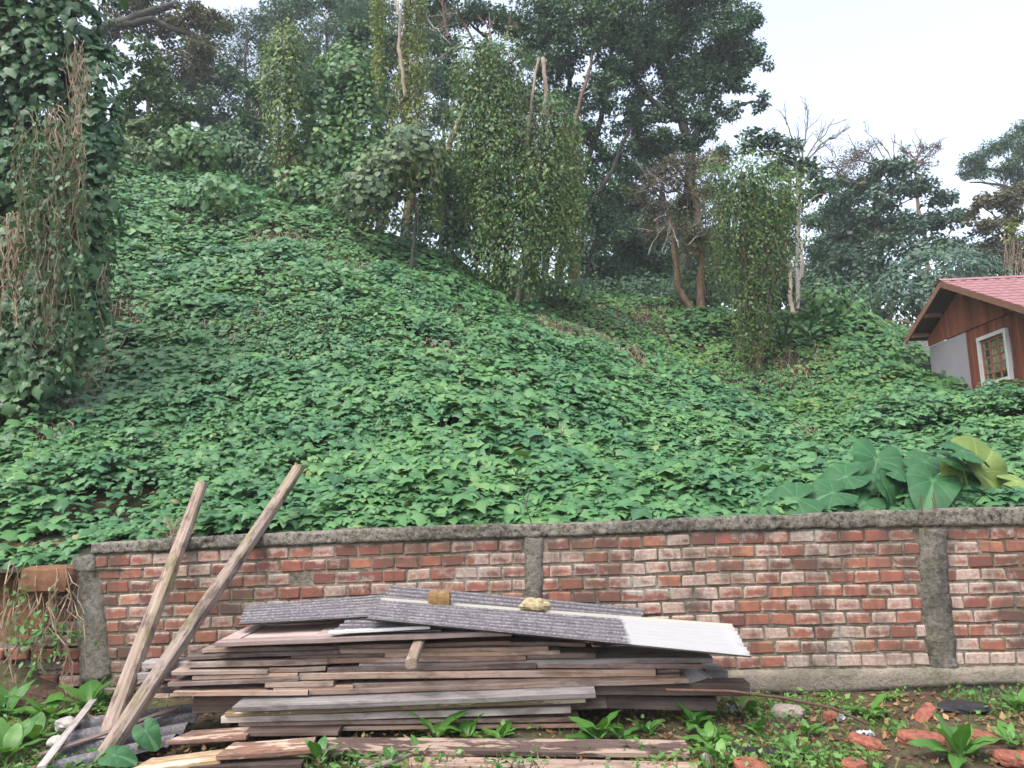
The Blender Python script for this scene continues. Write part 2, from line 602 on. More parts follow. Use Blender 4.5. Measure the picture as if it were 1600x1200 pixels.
M['wood_brown'] = wood_mat('plank_brown', (.055, .036, .030), (.12, .082, .068), (.20, .150, .13), .6, .6)
M['wood_tan'] = wood_mat('plank_tan', (.14, .09, .062), (.25, .175, .13), (.34, .265, .215), .6, .5)
M['wood_grey'] = wood_mat('plank_grey', (.15, .14, .135), (.27, .255, .245), (.40, .385, .37), .5, .45)
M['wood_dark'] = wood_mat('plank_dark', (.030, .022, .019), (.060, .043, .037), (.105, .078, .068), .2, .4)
M['wood_peel'] = wood_mat('plank_peeling', (.085, .048, .036), (.15, .088, .066), (.21, .13, .10), .2, .5, peel=(.42, .33, .255))
M['wood_post'] = wood_mat('post_wood', (.10, .070, .052), (.25, .195, .155), (.36, .295, .245), .5, .75, green=.5)
M['wood_door'] = wood_mat('door_wood', (.24, .175, .16), (.36, .28, .26), (.46, .385, .36), .4, .25)
M['wood_ochre'] = wood_mat('plank_ochre', (.17, .12, .065), (.26, .19, .11), (.34, .25, .15), .2, .35, peel=(.52, .43, .32))
M['house_wood'] = wood_mat('cladding_wood', (.098, .035, .021), (.160, .055, .032), (.215, .082, .047), .0, .25, .6, upright=True)
M['fascia'] = wood_mat('fascia_wood', (.11, .058, .040), (.16, .085, .058), (.21, .115, .08), .1, .2, .6)


def sheet_mat(name, clean_from=None):
    mt, nt, bs, out = new_mat(name)
    g = NG(nt)
    oc = g.coord('Object')
    n1 = g.noise(oc, 55, 4, .75)
    n2 = g.noise(oc, 5, 4, .6)
    n3 = g.noise(g.scaled(oc, (4, 30, 30)), 1.0, 4, .65)
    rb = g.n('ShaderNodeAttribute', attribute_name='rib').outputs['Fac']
    col = g.ramp(n1, [(.34, (.055, .050, .056)), (.50, (.12, .11, .118)), (.62, (.20, .19, .195)), (.76, (.38, .37, .36))])
    col = g.mix(g.ramp(n2, [(.5, 0.0), (.72, .55)]), col, (.17, .16, .16))
    col = g.mix(g.ramp(n3, [(.55, 0.0), (.75, .5)]), col, (.05, .042, .045))
    col = g.mix(g.math('MULTIPLY', g.ramp(g.math('ADD', rb, g.math('MULTIPLY', g.math('SUBTRACT', n2, .5), .8)), [(.40, 1.0), (.85, 0.0)]), .7), col, (.030, .027, .029))  # darkens the valleys: dirt that also paints in the shade between ribs
    if clean_from is not None:
        sp = g.n('ShaderNodeSeparateXYZ')
        g.l(oc, sp.inputs[0])
        edge = g.math('ADD', g.math('SUBTRACT', sp.outputs[0], clean_from), g.math('MULTIPLY', g.math('SUBTRACT', g.noise(oc, 16, 3), .5), .10))
        f = g.ramp(g.math('ADD', g.math('MULTIPLY', edge, 22), .5, True), [(.1, 0.0), (.9, 1.0)])
        clean = g.mix(g.ramp(n3, [(.4, 0.0), (.8, .3)]), (.27, .265, .267), (.215, .208, .20))
        col = g.mix(f, col, clean)
        # clean strip where another sheet used to lap the far edge
        e2 = g.math('ADD', g.math('SUBTRACT', sp.outputs[1], .285), g.math('MULTIPLY', g.math('SUBTRACT', g.noise(oc, 20, 3), .5), .02))
        col = g.mix(g.ramp(g.math('ADD', g.math('MULTIPLY', e2, 60), .5, True), [(.1, 0.0), (.9, .8)]), col, (.29, .28, .23))
    g.l(col, bs.inputs['Base Color'])
    bs.inputs['Roughness'].default_value = .8
    bs.inputs['Specular IOR Level'].default_value = .25
    g.l(g.bump(n1, .35, .004), bs.inputs['Normal'])
    return mt


def plain_mat(name, col, rough=.6, var=.25, nscale=8, spec=.3, bump=.2, metal=0.0):
    mt, nt, bs, out = new_mat(name)
    g = NG(nt)
    nz = g.noise(g.coord('Object'), nscale, 5, .65)
    c = g.mix(1.0, col, g.ramp(nz, [(.25, 1 - var), (.75, 1 + var)]), 'MULTIPLY')
    g.l(c, bs.inputs['Base Color'])
    bs.inputs['Roughness'].default_value = rough
    bs.inputs['Specular IOR Level'].default_value = spec
    bs.inputs['Metallic'].default_value = metal
    if bump: g.l(g.bump(nz, bump, .01), bs.inputs['Normal'])
    return mt


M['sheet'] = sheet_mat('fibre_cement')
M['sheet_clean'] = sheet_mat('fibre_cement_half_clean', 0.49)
M['white_paint'] = plain_mat('white_paint', (.45, .445, .44), .5, .12)
M['grey_paint'] = plain_mat('grey_paint', (.25, .235, .26), .7, .06, 3)
M['roof_tile'] = plain_mat('roof_tile', (.22, .105, .11), .7, .25, 6)
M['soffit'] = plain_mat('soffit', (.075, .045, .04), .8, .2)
M['stone'] = plain_mat('pale_stone', (.29, .235, .14), .9, .45, 16, .2, .8)
M['stone_grey'] = plain_mat('grey_stone', (.21, .18, .15), .9, .4, 18, .2, .7)
M['lump'] = plain_mat('white_rubble', (.30, .28, .25), .9, .3, 14, .2, .5)
M['brickbat'] = plain_mat('broken_brick', (.20, .072, .048), .9, .6, 26, .2, .9)
M['mossy_brick'] = plain_mat('mossy_brick', (.20, .125, .055), .95, .5, 22, .2, .8)
M['clay_block'] = plain_mat('clay_block', (.14, .072, .040), .95, .35, 9, .2, .6)
M['rust'] = plain_mat('rusty_iron', (.085, .045, .034), .85, .4, 30)
M['litter'] = plain_mat('crumpled_litter', (.36, .38, .42), .5, .2, 30, .4, .6)
M['charred'] = plain_mat('charred_wood', (.022, .021, .024), .85, .4, 14, .2, .8)
M['zinc'] = plain_mat('metal_flashing', (.42, .42, .43), .45, .15, 6, .5, .1, .5)
M['curtain'] = plain_mat('curtain', (.62, .58, .52), .9, .25, 20)
M['frame_brown'] = plain_mat('window_brown', (.22, .085, .04), .6, .2)


def glass_mat():
    mt, nt, bs, out = new_mat('window_glass')
    g = NG(nt)
    gl = g.n('ShaderNodeBsdfGlossy')
    gl.inputs['Roughness'].default_value = .03
    tr = g.n('ShaderNodeBsdfTransparent')
    mx = g.n('ShaderNodeMixShader')
    mx.inputs[0].default_value = .28
    g.l(tr.outputs[0], mx.inputs[1]); g.l(gl.outputs[0], mx.inputs[2])
    g.l(mx.outputs[0], out.inputs[0])
    return mt


M['glass'] = glass_mat()


def taro_mat(name, a, b):
    mt, nt, bs, out = new_mat(name)
    g = NG(nt)
    rb = g.n('ShaderNodeAttribute', attribute_name='rib').outputs['Fac']
    nz = g.noise(g.coord('Object'), 4, 3)
    col = g.mix(g.ramp(nz, [(.35, 0.0), (.7, 1.0)]), a, b)
    col = g.mix(g.math('MULTIPLY', g.ramp(rb, [(.22, 0.0), (.8, 1.0)]), .6), col, (a[0] * 2.4 + .05, a[1] * 1.9 + .07, a[2] * 2 + .04))
    g.l(col, bs.inputs['Base Color'])
    bs.inputs['Roughness'].default_value = .55
    bs.inputs['Specular IOR Level'].default_value = .25
    g.l(g.bump(rb, .4, .01), bs.inputs['Normal'])
    tr = g.n('ShaderNodeBsdfTranslucent')
    g.l(col, tr.inputs['Color'])
    mx = g.n('ShaderNodeMixShader')
    mx.inputs[0].default_value = .2
    g.l(bs.outputs[0], mx.inputs[1]); g.l(tr.outputs[0], mx.inputs[2])
    g.l(mx.outputs[0], out.inputs[0])
    return mt


M['taro'] = taro_mat('taro_leaf', (.022, .080, .030), (.036, .118, .042))
M['taro_yellow'] = taro_mat('taro_leaf_yellow', (.12, .19, .045), (.19, .24, .07))
M['taro_stalk'] = plain_mat('taro_stalk', (.12, .20, .06), .5, .2)

# ------------------------------------------------------------------ wall lines (from the photograph)
def wall_Y(px):
    return 6.62 + (6.2 - 6.62) * (px - 148) / (1600 - 148)


_TOPC = [(60, 852), (148, 849), (350, 837), (550, 828), (750, 820), (850, 819), (1000, 814), (1130, 808), (1300, 802), (1430, 797), (1600, 792), (1800, 786)]
_TOPB = [(60, 872), (148, 868), (350, 858), (550, 850), (750, 843), (850, 841), (1000, 836), (1130, 831), (1430, 825), (1600, 822), (1800, 817)]
_BOTB = [(60, 1080), (148, 1075), (350, 1068), (700, 1056), (1130, 1046), (1490, 1041), (1600, 1039), (1800, 1036)]


def line_z(pts):
    w = [at(px, py, wall_Y(px)) for px, py in pts]
    xs, zs = [q[0] for q in w], [q[2] for q in w]
    return lambda x: float(np.interp(x, xs, zs))


z_cop, z_bt, z_bb = line_z(_TOPC), line_z(_TOPB), line_z(_BOTB)
WX0, WX1 = at(148, 900, wall_Y(148))[0], at(1780, 900, wall_Y(1780))[0]
_wa, _wb = at(148, 900, wall_Y(148)), at(1600, 900, wall_Y(1600))
WANG = math.atan2(_wb[1] - _wa[1], _wb[0] - _wa[0])


def wall_front(x):
    return _wa[1] + (x - _wa[0]) * math.tan(WANG)


# ------------------------------------------------------------------ hillside height field
cps = []
for x in (-14, -9, -6.5, -5, -3.8, -2.5, -1, .5, 2, 3.5, 5, 7, 9):
    cps.append((x, 6.75, 1.12 + (.0 if x < 4 else 0.02 * (x - 4))))
for px, py, Y in [(0, 790, 8.0), (0, 690, 9.4), (0, 600, 10.6), (0, 500, 12.2), (-200, 500, 12), (-200, 700, 9.2),
                  (150, 780, 8.1), (150, 650, 10), (300, 780, 8.2), (300, 700, 9.5), (300, 560, 11.6), (300, 440, 14), (300, 330, 17.2), (190, 255, 19),
                  (450, 780, 8.3), (450, 650, 10.2), (450, 520, 12.6), (450, 400, 15.6), (430, 330, 17.8),
                  (600, 790, 8.2), (600, 700, 9.6), (600, 560, 12.2), (600, 460, 15), (600, 385, 17.6),
                  (700, 430, 16.8), (800, 790, 8.3), (800, 700, 9.8), (800, 580, 12.8), (800, 500, 16), (840, 490, 17),
                  (1000, 790, 8.4), (1000, 700, 10.3), (1000, 620, 13.3), (1000, 505, 19.8), (1000, 478, 22),
                  (1200, 780, 8.8), (1200, 710, 11.2), (1200, 570, 18.4), (1200, 500, 21),
                  (1330, 740, 10.5), (1330, 610, 17.0), (1330, 500, 19.4),
                  (1440, 720, 11.5), (1450, 690, 13.0), (1450, 665, 14.6), (1440, 592, 17),
                  (1600, 760, 9.6), (1600, 715, 11.3), (1600, 665, 12.4), (1600, 650, 13.2), (1530, 655, 14)]:
    cps.append(tuple(at(px, py, Y)))
RIDGE = [(840, 492, 17.0), (920, 525, 16.6), (1000, 560, 16.0), (1100, 600, 15.4), (1200, 642, 14.6), (1290, 678, 13.6)]
for px, py, Y in RIDGE:
    cps.append(tuple(at(px, py, Y)))
    cps.append(tuple(at(px + 10, py + 20, Y + 1.3)))
    cps.append(tuple(at(px + 20, py - 12, Y + 2.6)))
cps += [(9.6, 14, 2.85), (9.5, 15.5, 3.0), (9.8, 18, 3.7), (13, 15, 3.3), (13, 11, 3.2), (18, 14, 3.4), (12, 22, 5.2), (18, 22, 4.6), (9, 24, 6.6), (24, 30, 6),
        (-9, 24, 12.5), (-14, 18, 12), (-16, 12, 7), (-22, 22, 14), (-3, 24, 9.0), (3, 26, 8.2), (-8, 34, 14), (0, 36, 10), (10, 36, 7.5),
        (20, 40, 6.5), (-25, 40, 17), (-20, 60, 17), (0, 60, 10.5), (20, 60, 7), (40, 60, 6), (-40, 60, 18), (40, 25, 4.5), (-35, 20, 15)]
cps = np.array(cps)


def _rbf(cp):
    d = np.linalg.norm(cp[:, None, :2] - cp[None, :, :2], axis=2)
    n = len(cp)
    A = np.zeros((n + 3, n + 3))
    A[:n, :n] = d + np.eye(n) * -0.25
    A[:n, n] = 1
    A[:n, n + 1:] = cp[:, :2]
    A[n, :n] = 1
    A[n + 1:, :n] = cp[:, :2].T
    b = np.zeros(n + 3)
    b[:n] = cp[:, 2]
    return np.linalg.solve(A, b)


_w = _rbf(cps)
GX = np.arange(-30, 36.01, .2)
GY = np.arange(6.4, 70.01, .2)


def _eval():
    X, Y = np.meshgrid(GX, GY)
    q = np.stack([X.ravel(), Y.ravel()], 1)
    out = np.zeros(len(q))
    for s in range(0, len(q), 20000):
        d = np.linalg.norm(q[s:s + 20000, None] - cps[None, :, :2], axis=2)
        out[s:s + 20000] = d @ _w[:len(cps)] + _w[len(cps)] + q[s:s + 20000] @ _w[len(cps) + 1:]
    P3 = np.concatenate([q, np.zeros((len(q), 1))], 1)
    out += .12 * fnoise(P3, .6, 3, 3) * np.clip((q[:, 1] - 7.0) / 2, 0, 1)
    out += .30 * fnoise(P3, .42, 13, 2) * np.clip((q[:, 1] - 10) / 4, 0, 1)
    return out.reshape(X.shape)


HZ = _eval()


def H(x, y):
    x = np.clip(np.asarray(x, float), GX[0], GX[-1] - .21)
    y = np.clip(np.asarray(y, float), GY[0], GY[-1] - .21)
    fx, fy = (x - GX[0]) / .2, (y - GY[0]) / .2
    i, j = np.floor(fx).astype(int), np.floor(fy).astype(int)
    a, b = fx - i, fy - j
    return HZ[j, i] * (1 - a) * (1 - b) + HZ[j, i + 1] * a * (1 - b) + HZ[j + 1, i] * (1 - a) * b + HZ[j + 1, i + 1] * a * b


def Hn(x, y, e=.3):
    gx = (H(x + e, y) - H(x - e, y)) / (2 * e)
    gy = (H(x, y + e) - H(x, y - e)) / (2 * e)
    return norm(np.stack([-gx, -gy, np.ones_like(gx)], -1))


def hit(px, py, y0=6.9, y1=60):
    """where the sight line through a photo pixel meets the hillside"""
    ys = np.arange(y0, y1, .05)
    d = ray(px, py)
    P = CAM + d[None] * ((ys - CAM[1]) / d[1])[:, None]
    below = P[:, 2] <= H(P[:, 0], P[:, 1])
    k = int(np.argmax(below)) if below.any() else len(ys) - 1
    return P[k]


def base_at(px, Y):
    """point of the hillside at depth Y under the photo column px"""
    x = at(px, 500, Y)[0]
    for _ in range(4):
        z = float(H(x, Y))
        Pp = project(np.array([[x, Y, z]]))[0][0]
        x += (px - Pp) / F_PX * Y
    return np.array([x, Y, float(H(x, Y))])


# ------------------------------------------------------------------ ground and hillside
def build_setting():
    # hillside sheet behind the wall
    X, Y = np.meshgrid(GX, GY)
    keep_rows = GY >= 6.55
    xs, ys = X[keep_rows], Y[keep_rows]
    zs = HZ[keep_rows]
    nr, nc = xs.shape
    V = np.stack([xs.ravel(), ys.ravel(), zs.ravel()], 1)
    idx = np.arange(nr * nc).reshape(nr, nc)
    Q = np.stack([idx[:-1, :-1].ravel(), idx[:-1, 1:].ravel(), idx[1:, 1:].ravel(), idx[1:, :-1].ravel()], 1)
    me = np_mesh('hillside', V, Q, smooth=True)
    o = mesh_obj('hillside', me, M['hill_soil'])
    tag(o, 'steep earth hillside rising behind the brick wall', None, None, 'structure')
    # yard in front, wide enough to reach the horizon on the camera's side
    gx = np.concatenate([np.linspace(-60, -9, 24), np.arange(-8.8, 8.81, .08), np.linspace(9, 60, 24)])
    gy = np.concatenate([np.linspace(-50, 2.6, 24), np.arange(2.7, 6.91, .06)])
    X, Y = np.meshgrid(gx, gy)
    P3 = np.stack([X.ravel(), Y.ravel(), np.zeros(X.size)], 1)
    near = np.clip((P3[:, 1] - 2.5), 0, 1) * np.clip(9 - np.abs(P3[:, 0]), 0, 1)
    Z = near * (.035 * fnoise(P3, 1.1, 5, 3) + .018 * fnoise(P3, 6, 9, 2))
    # the bank that slumps past the left end of the wall
    s = np.clip((-3.15 - P3[:, 0]) / 1.2, 0, 1) * np.clip((P3[:, 1] - 5.6) / 1.0, 0, 1)
    Z += s * s * .35
    V = P3.copy(); V[:, 2] = Z
    nr, nc = X.shape
    idx = np.arange(nr * nc).reshape(nr, nc)
    Q = np.stack([idx[:-1, :-1].ravel(), idx[:-1, 1:].ravel(), idx[1:, 1:].ravel(), idx[1:, :-1].ravel()], 1)
    o = mesh_obj('ground', np_mesh('ground', V, Q, smooth=True), M['soil'])
    tag(o, 'bare trampled soil in front of the brick wall', None, None, 'structure')
    # earth face beyond the broken left end of the wall
    bx = np.arange(-9.0, -3.05, .07)
    bt = np.linspace(0, 1, 26)
    B, Tt = np.meshgrid(bx, bt)
    ytop = 7.15
    yb = 6.745 + .03 * np.sin(B * 1.3)
    top = H(B, np.full_like(B, ytop)) + .02
    prof = Tt ** .8
    Yb = yb + (ytop - yb) * Tt ** 1.6
    Zb = -.08 + (top + .08) * prof
    P3 = np.stack([B.ravel(), Yb.ravel(), Zb.ravel()], 1)
    dn = fnoise(P3, 2.6, 21, 4)
    P3[:, 1] -= .13 * dn * np.sin(math.pi * np.clip(Tt.ravel(), 0, 1))
    nr, nc = B.shape
    idx = np.arange(nr * nc).reshape(nr, nc)
    Q = np.stack([idx[:-1, :-1].ravel(), idx[:-1, 1:].ravel(), idx[1:, 1:].ravel(), idx[1:, :-1].ravel()], 1)
    o = mesh_obj('earth_bank', np_mesh('earth_bank', P3, Q, smooth=True), M['bank_soil'])
    tag(o, 'bare brown earth bank left of the brick wall', None, None, 'structure')


build_setting()


# ------------------------------------------------------------------ brick wall
def brick_mesh(seed):
    r = random.Random(seed)
    hx, hy, hz, b = .094, .045, .047, .006
    V, idx = [], {}
    for sx in (-1, 1):
        for sy in (-1, 1):
            for sz in (-1, 1):
                j = lambda a: a * (1 + r.uniform(-.042, .03))
                x, y, z = j(hx) * sx, hy * sy, j(hz) * sz
                bb = b * r.uniform(.5, 2.6)
                for ax in range(3):
                    q = [x - bb * sx, y - bb * sy, z - bb * sz]
                    q[ax] = (x, y, z)[ax]
                    idx[(sx, sy, sz, ax)] = len(V)
                    V.append(tuple(q))
    Fc = []
    for ax in range(3):
        o1, o2 = (ax + 1) % 3, (ax + 2) % 3
        for s in (-1, 1):
            ring = []
            for a, c in ((-1, -1), (1, -1), (1, 1), (-1, 1)):
                k = [0, 0, 0]; k[ax] = s; k[o1] = a; k[o2] = c
                ring.append(idx[(*k, ax)])
            Fc.append(ring if s > 0 else ring[::-1])
    for ax in range(3):     # edges along ax
        o1, o2 = (ax + 1) % 3, (ax + 2) % 3
        for a in (-1, 1):
            for c in (-1, 1):
                k0 = [0, 0, 0]; k0[ax] = -1; k0[o1] = a; k0[o2] = c
                k1 = list(k0); k1[ax] = 1
                Fc.append([idx[(*k0, o1)], idx[(*k1, o1)], idx[(*k1, o2)], idx[(*k0, o2)]])
    for sx in (-1, 1):
        for sy in (-1, 1):
            for sz in (-1, 1):
                Fc.append([idx[(sx, sy, sz, a)] for a in range(3)])
    me = bpy.data.meshes.new('brick')
    me.from_pydata(V, [], Fc)
    me.update()
    me.materials.append(M['brick'])
    return me


BRICKS = [brick_mesh(s) for s in range(8)]


def rough_bar(path, half_w, half_h, nring=16, amp=.012, seed=0, axis_z=True, fine=7.0):
    """bar with rounded rectangular section following path, lumpy surface"""
    path = np.asarray(path, float)
    k = len(path)
    V = []
    for i in range(k):
        t = path[min(i + 1, k - 1)] - path[max(i - 1, 0)]
        t = norm(t)
        if axis_z:       # horizontal bar: section spans back and up
            a = norm(np.cross(np.array([0, 0, 1.0]), t)); b = np.cross(t, a)
        else:            # upright bar
            a = norm(np.cross(t, np.array([0, 1.0, 0]))); b = np.cross(t, a)
        hw = half_w[i] if hasattr(half_w, '__len__') else half_w
        hh = half_h[i] if hasattr(half_h, '__len__') else half_h
        for j in range(nring):
            th = 2 * math.pi * (j + .5) / nring
            c, s = math.cos(th), math.sin(th)
            p = 9.0
            rr = (abs(c) ** p + abs(s) ** p) ** (-1 / p)
            V.append(path[i] + a * (c * rr * hw) + b * (s * rr * hh))
    V = np.array(V)
    ctr = np.repeat(path, nring, 0)
    V = V + norm(V - ctr) * (amp * (fnoise(V, fine, seed, 3) + .8 * vnoise(V, fine * 4, seed + 5)))[:, None]
    Fc = []
    for i in range(k - 1):
        for j in range(nring):
            j2 = (j + 1) % nring
            Fc.append((i * nring + j, i * nring + j2, (i + 1) * nring + j2, (i + 1) * nring + j))
    mb = MB()
    mb.add(V, Fc)
    mb.f.append(tuple(reversed(range(nring))))
    mb.f.append(tuple((k - 1) * nring + j for j in range(nring)))
    return mb


PILLARS = [(118, 168, .02), (820, 849, 0), (1441, 1484, 0)]   # px at left / right edge


def build_wall():
    root = empty('brick_wall', (0, wall_front(0) + .07, 0), 'long weathered red brick garden wall with mossy concrete coping at the foot of the hill', 'wall')
    TH = .13
    rotw = Matrix.Rotation(WANG, 3, 'Z')
    # mortar core behind the brick faces
    xs = np.arange(WX0 - .02, WX1, .1)
    mb = MB()
    V, Fc = [], []
    for x in xs:
        y = wall_front(x)
        for yy, zz in ((y + .011, -.06), (y + .011, z_bt(x) + .01), (y + TH, z_bt(x) + .01), (y + TH, -.06)):
            V.append((x, yy, zz))
    for i in range(len(xs) - 1):
        for j in range(3):
            Fc.append((i * 4 + j, (i + 1) * 4 + j, (i + 1) * 4 + j + 1, i * 4 + j + 1))
    Fc.append((0, 1, 2, 3)); Fc.append(tuple((len(xs) - 1) * 4 + j for j in (3, 2, 1, 0)))
    mb.add(V, Fc)
    mb.build('mortar', M['mortar'], root)
    # pillars
    pil_x = []
    for k, (pa, pb, _) in enumerate(PILLARS):
        tops = [((pa + pb) / 2 - (12 if k == 0 else 6 if k == 2 else 0), 868 if k == 0 else 838 if k == 1 else 826),
                ((pa + pb) / 2 - (4 if k == 0 else 0), 950 if k == 0 else 930),
                ((pa + pb) / 2 + (8 if k == 0 else 4 if k == 1 else 14), 1062 if k == 0 else 1052 if k == 1 else 1046)]
        yy = np.linspace(tops[0][1], tops[2][1], 34)
        pts, hw = [], []
        for i, y in enumerate(yy):
            x = np.interp(y, [t[1] for t in tops], [t[0] for t in tops])
            w = at(x, y, wall_Y(x))
            pts.append((w[0], wall_front(w[0]) + TH / 2 - .006, w[2]))
            hw.append((pb - pa) / 2 / 190 * (1 + .05 * math.sin(i * .7 + k)) * (.72 if k == 0 and i < 8 else 1))
        if k == 1: hw = [h * .95 for h in hw]
        o = rough_bar(pts, hw, TH / 2 + .012, 20, .012, 40 + k, False).build('pillar', M['pillar'], root, True)
        pil_x.append((np.array([p[2] for p in pts])[::-1], np.array([p[0] for p in pts])[::-1], np.array(hw)[::-1]))
    # coping
    xs = np.arange(WX0 - .03, WX1, .022)
    pts, hh = [], []
    for x in xs:
        a, b = z_bt(x) + .004, z_cop(x) - .004
        pts.append((x, wall_front(x) + TH / 2 - .004, (a + b) / 2 + .006))
        hh.append((b - a) / 2)
    rough_bar(pts, TH / 2 + .020, hh, 28, .012, 3, True, 7).build('coping', M['coping'], root, True)
    # plinth beam under the right-hand bricks
    xs = np.arange(at(905, 1050, wall_Y(905))[0], WX1, .05)
    pts, hh = [], []
    for x in xs:
        a, b = .03 + .03 * math.sin(x * 2.1), z_bb(x) - .008
        pts.append((x, wall_front(x) + TH / 2 - .014, (a + b) / 2)); hh.append((b - a) / 2)
    rough_bar(pts, TH / 2 + .022, hh, 20, .010, 8, True, 4).build('plinth', M['plinth'], root, True)
    # bricks
    NR = 10
    hidden = MB()
    nvis = 0
    holes = {(2, 9)}
    for r in range(NR + 2):
        x = WX0 + .02 + (.1 if r % 2 else 0) + random.uniform(-.02, .02)
        i = 0
        while x < WX1 - .1:
            pitch = .198 * random.uniform(.985, 1.015)
            zt, zb = z_bt(x), z_bb(x)
            course = (zt - zb) / NR
            zc = zt - course * (r + .5)
            cx, ln = x, 1.0
            skip = False
            for zz, xx, hw in pil_x:
                if zc < zz[0] - .1: continue
                pc = np.interp(zc, zz, xx); w = np.interp(zc, zz, hw)
                lo, hi = pc - w - .004, pc + w + .004
                a, b = cx - .097 * ln, cx + .097 * ln
                if a < hi and b > lo:
                    if (a + b) / 2 < pc: b = lo + .01
                    else: a = hi - .01
                    if b - a < .045: skip = True
                    else:
                        cx, ln = (a + b) / 2, (b - a) / .194
            plinth_here = r >= NR and x > at(905, 1050, wall_Y(905))[0]
            if zc < -.03 or plinth_here: skip = True
            if skip or cx - .097 * ln < WX0 - .02:
                x += pitch; i += 1
                continue
            px, py, _ = project(np.array([[cx, wall_front(cx), zc]]))
            px, py = px[0], py[0]
            if (r, i) in holes:
                x += pitch; i += 1
                continue
            inpile = 420 < px < 1040 and py > 975 or 330 < px <= 420 and py > 1000 or 1040 <= px < 1090 and py > 1000
            seen = px < 1625 and not inpile
            slope = math.atan2(z_bt(cx + .1) - z_bt(cx - .1), .2) * (1 - r / NR) + math.atan2(z_bb(cx + .1) - z_bb(cx - .1), .2) * (r / NR)
            R = Matrix.Rotation(WANG, 3, 'Z') @ Matrix.Rotation(-slope + random.gauss(0, .010), 3, 'Y')
            sc = Matrix.Diagonal((ln, 1, course / .1105 * random.uniform(.96, 1.03)))
            y = wall_front(cx) + .045 + random.gauss(0, .0028)
            zc += random.gauss(0, .0018)
            me = random.choice(BRICKS)
            if seen and nvis < 300:
                o = mesh_obj('brick', me, None, root, (cx, y, zc), R @ sc)
                nvis += 1
            else:
                Mx = np.array(R @ sc)
                V = np.array([v.co[:] for v in me.vertices]) @ Mx.T + np.array([cx, y, zc])
                hidden.add(V, [tuple(p.vertices) for p in me.polygons])
            x += pitch
            i += 1
    o = hidden.build('bricks', M['brick'], root)
    o['kind'] = 'stuff'
    # rusty bars standing out of the coping by the right pillar
    for px, h in ((1436, .26), (1440, .07), (1459, .10), (1462, .13)):
        b = at(px, 800, wall_Y(px) + .03)
        mb = MB()
        z0 = z_cop(b[0]) - (.20 if px == 1436 else .05)
        yy = wall_front(b[0]) + (-.022 if px == 1436 else .03)
        mb.tube([(b[0], yy, z0), (b[0] + .003, yy, z0 + .1), (b[0] - .004, yy + .01, z0 + .05 + h)], .0045, 5)
        mb.build('iron_bar', M['rust'], root)
    print('bricks', nvis)


build_wall()


def build_stub():
    """broken brickwork left of the end pillar"""
    base = at(60, 1080, 6.68)
    root = empty('broken_brick_wall', (base[0], base[1], 0), 'crumbling stepped stub of brick wall left of the end pillar', 'wall')
    rows = [(893, 100, 122), (915, 88, 124), (936, 90, 126), (957, 92, 128), (977, 82, 130), (998, 60, 132), (1019, -60, 134), (1040, -60, 136), (1061, -60, 138), (1082, -60, 140)]
    core = MB()
    for r, (py, pa, pb) in enumerate(rows):
        off = 0 if r % 2 else 18
        px = pb - 16 - off * .4
        while px > pa - 8:
            q = at(px, py + 2, 6.70)
            if random.random() > .08:
                R = Matrix.Rotation(WANG, 3, 'Z') @ Matrix.Rotation(random.gauss(0, .03), 3, 'Y')
                w = 1.0 if px - 18 > pa - 14 else .6
                mesh_obj('brick', random.choice(BRICKS), None, root, (q[0], q[1] + random.uniform(-.015, .02), q[2]), R @ Matrix.Diagonal((w, 1, .95)))
            px -= 39 * random.uniform(.96, 1.06)
        a, b = at(pa - 10, py, 6.72), at(pb - 4, py, 6.72)
        core.box(((a[0] + b[0]) / 2, 6.76, a[2]), (b[0] - a[0], .09, .118))
    core.build('mortar', M['mortar'], root)


build_stub()


def lump(name, c, size, mat, label, cat, seed=0, rot=0.0, parent=None, sub=3, rough=.28, boxy=2.0):
    """irregular stone or rubble piece"""
    n1, n2 = 7 + sub, 10 + sub * 2
    V, Fc = [], []
    for i in range(n1 + 1):
        th = math.pi * i / n1
        for j in range(n2):
            ph = 2 * math.pi * j / n2
            d = np.array([math.sin(th) * math.cos(ph), math.sin(th) * math.sin(ph), math.cos(th)])
            rr = (abs(d) ** boxy).sum() ** (-1 / boxy)
            V.append(d * rr)
    V = np.array(V)
    V = V * (1 + rough * fnoise(V, 1.6, seed, 3))[:, None]
    V = V * np.asarray(size) / 2
    cr, sr = math.cos(rot), math.sin(rot)
    V = V @ np.array([[cr, sr, 0], [-sr, cr, 0], [0, 0, 1]])
    for i in range(n1):
        for j in range(n2):
            Fc.append((i * n2 + j, (i + 1) * n2 + j, (i + 1) * n2 + (j + 1) % n2, i * n2 + (j + 1) % n2))
    mb = MB(); mb.add(V, Fc)
    me = bpy.data.meshes.new(name)
    me.from_pydata(mb.v, [], mb.f)
    me.update()
    o = mesh_obj(name, me, mat, parent, c)
    if label: tag(o, label, cat)
    return o


lump('clay_block', at(78, 905, 6.62), (.46, .2, .23), M['clay_block'], 'large orange clay block on top of the broken wall at the left', 'block', 4, WANG, boxy=6, rough=.12)

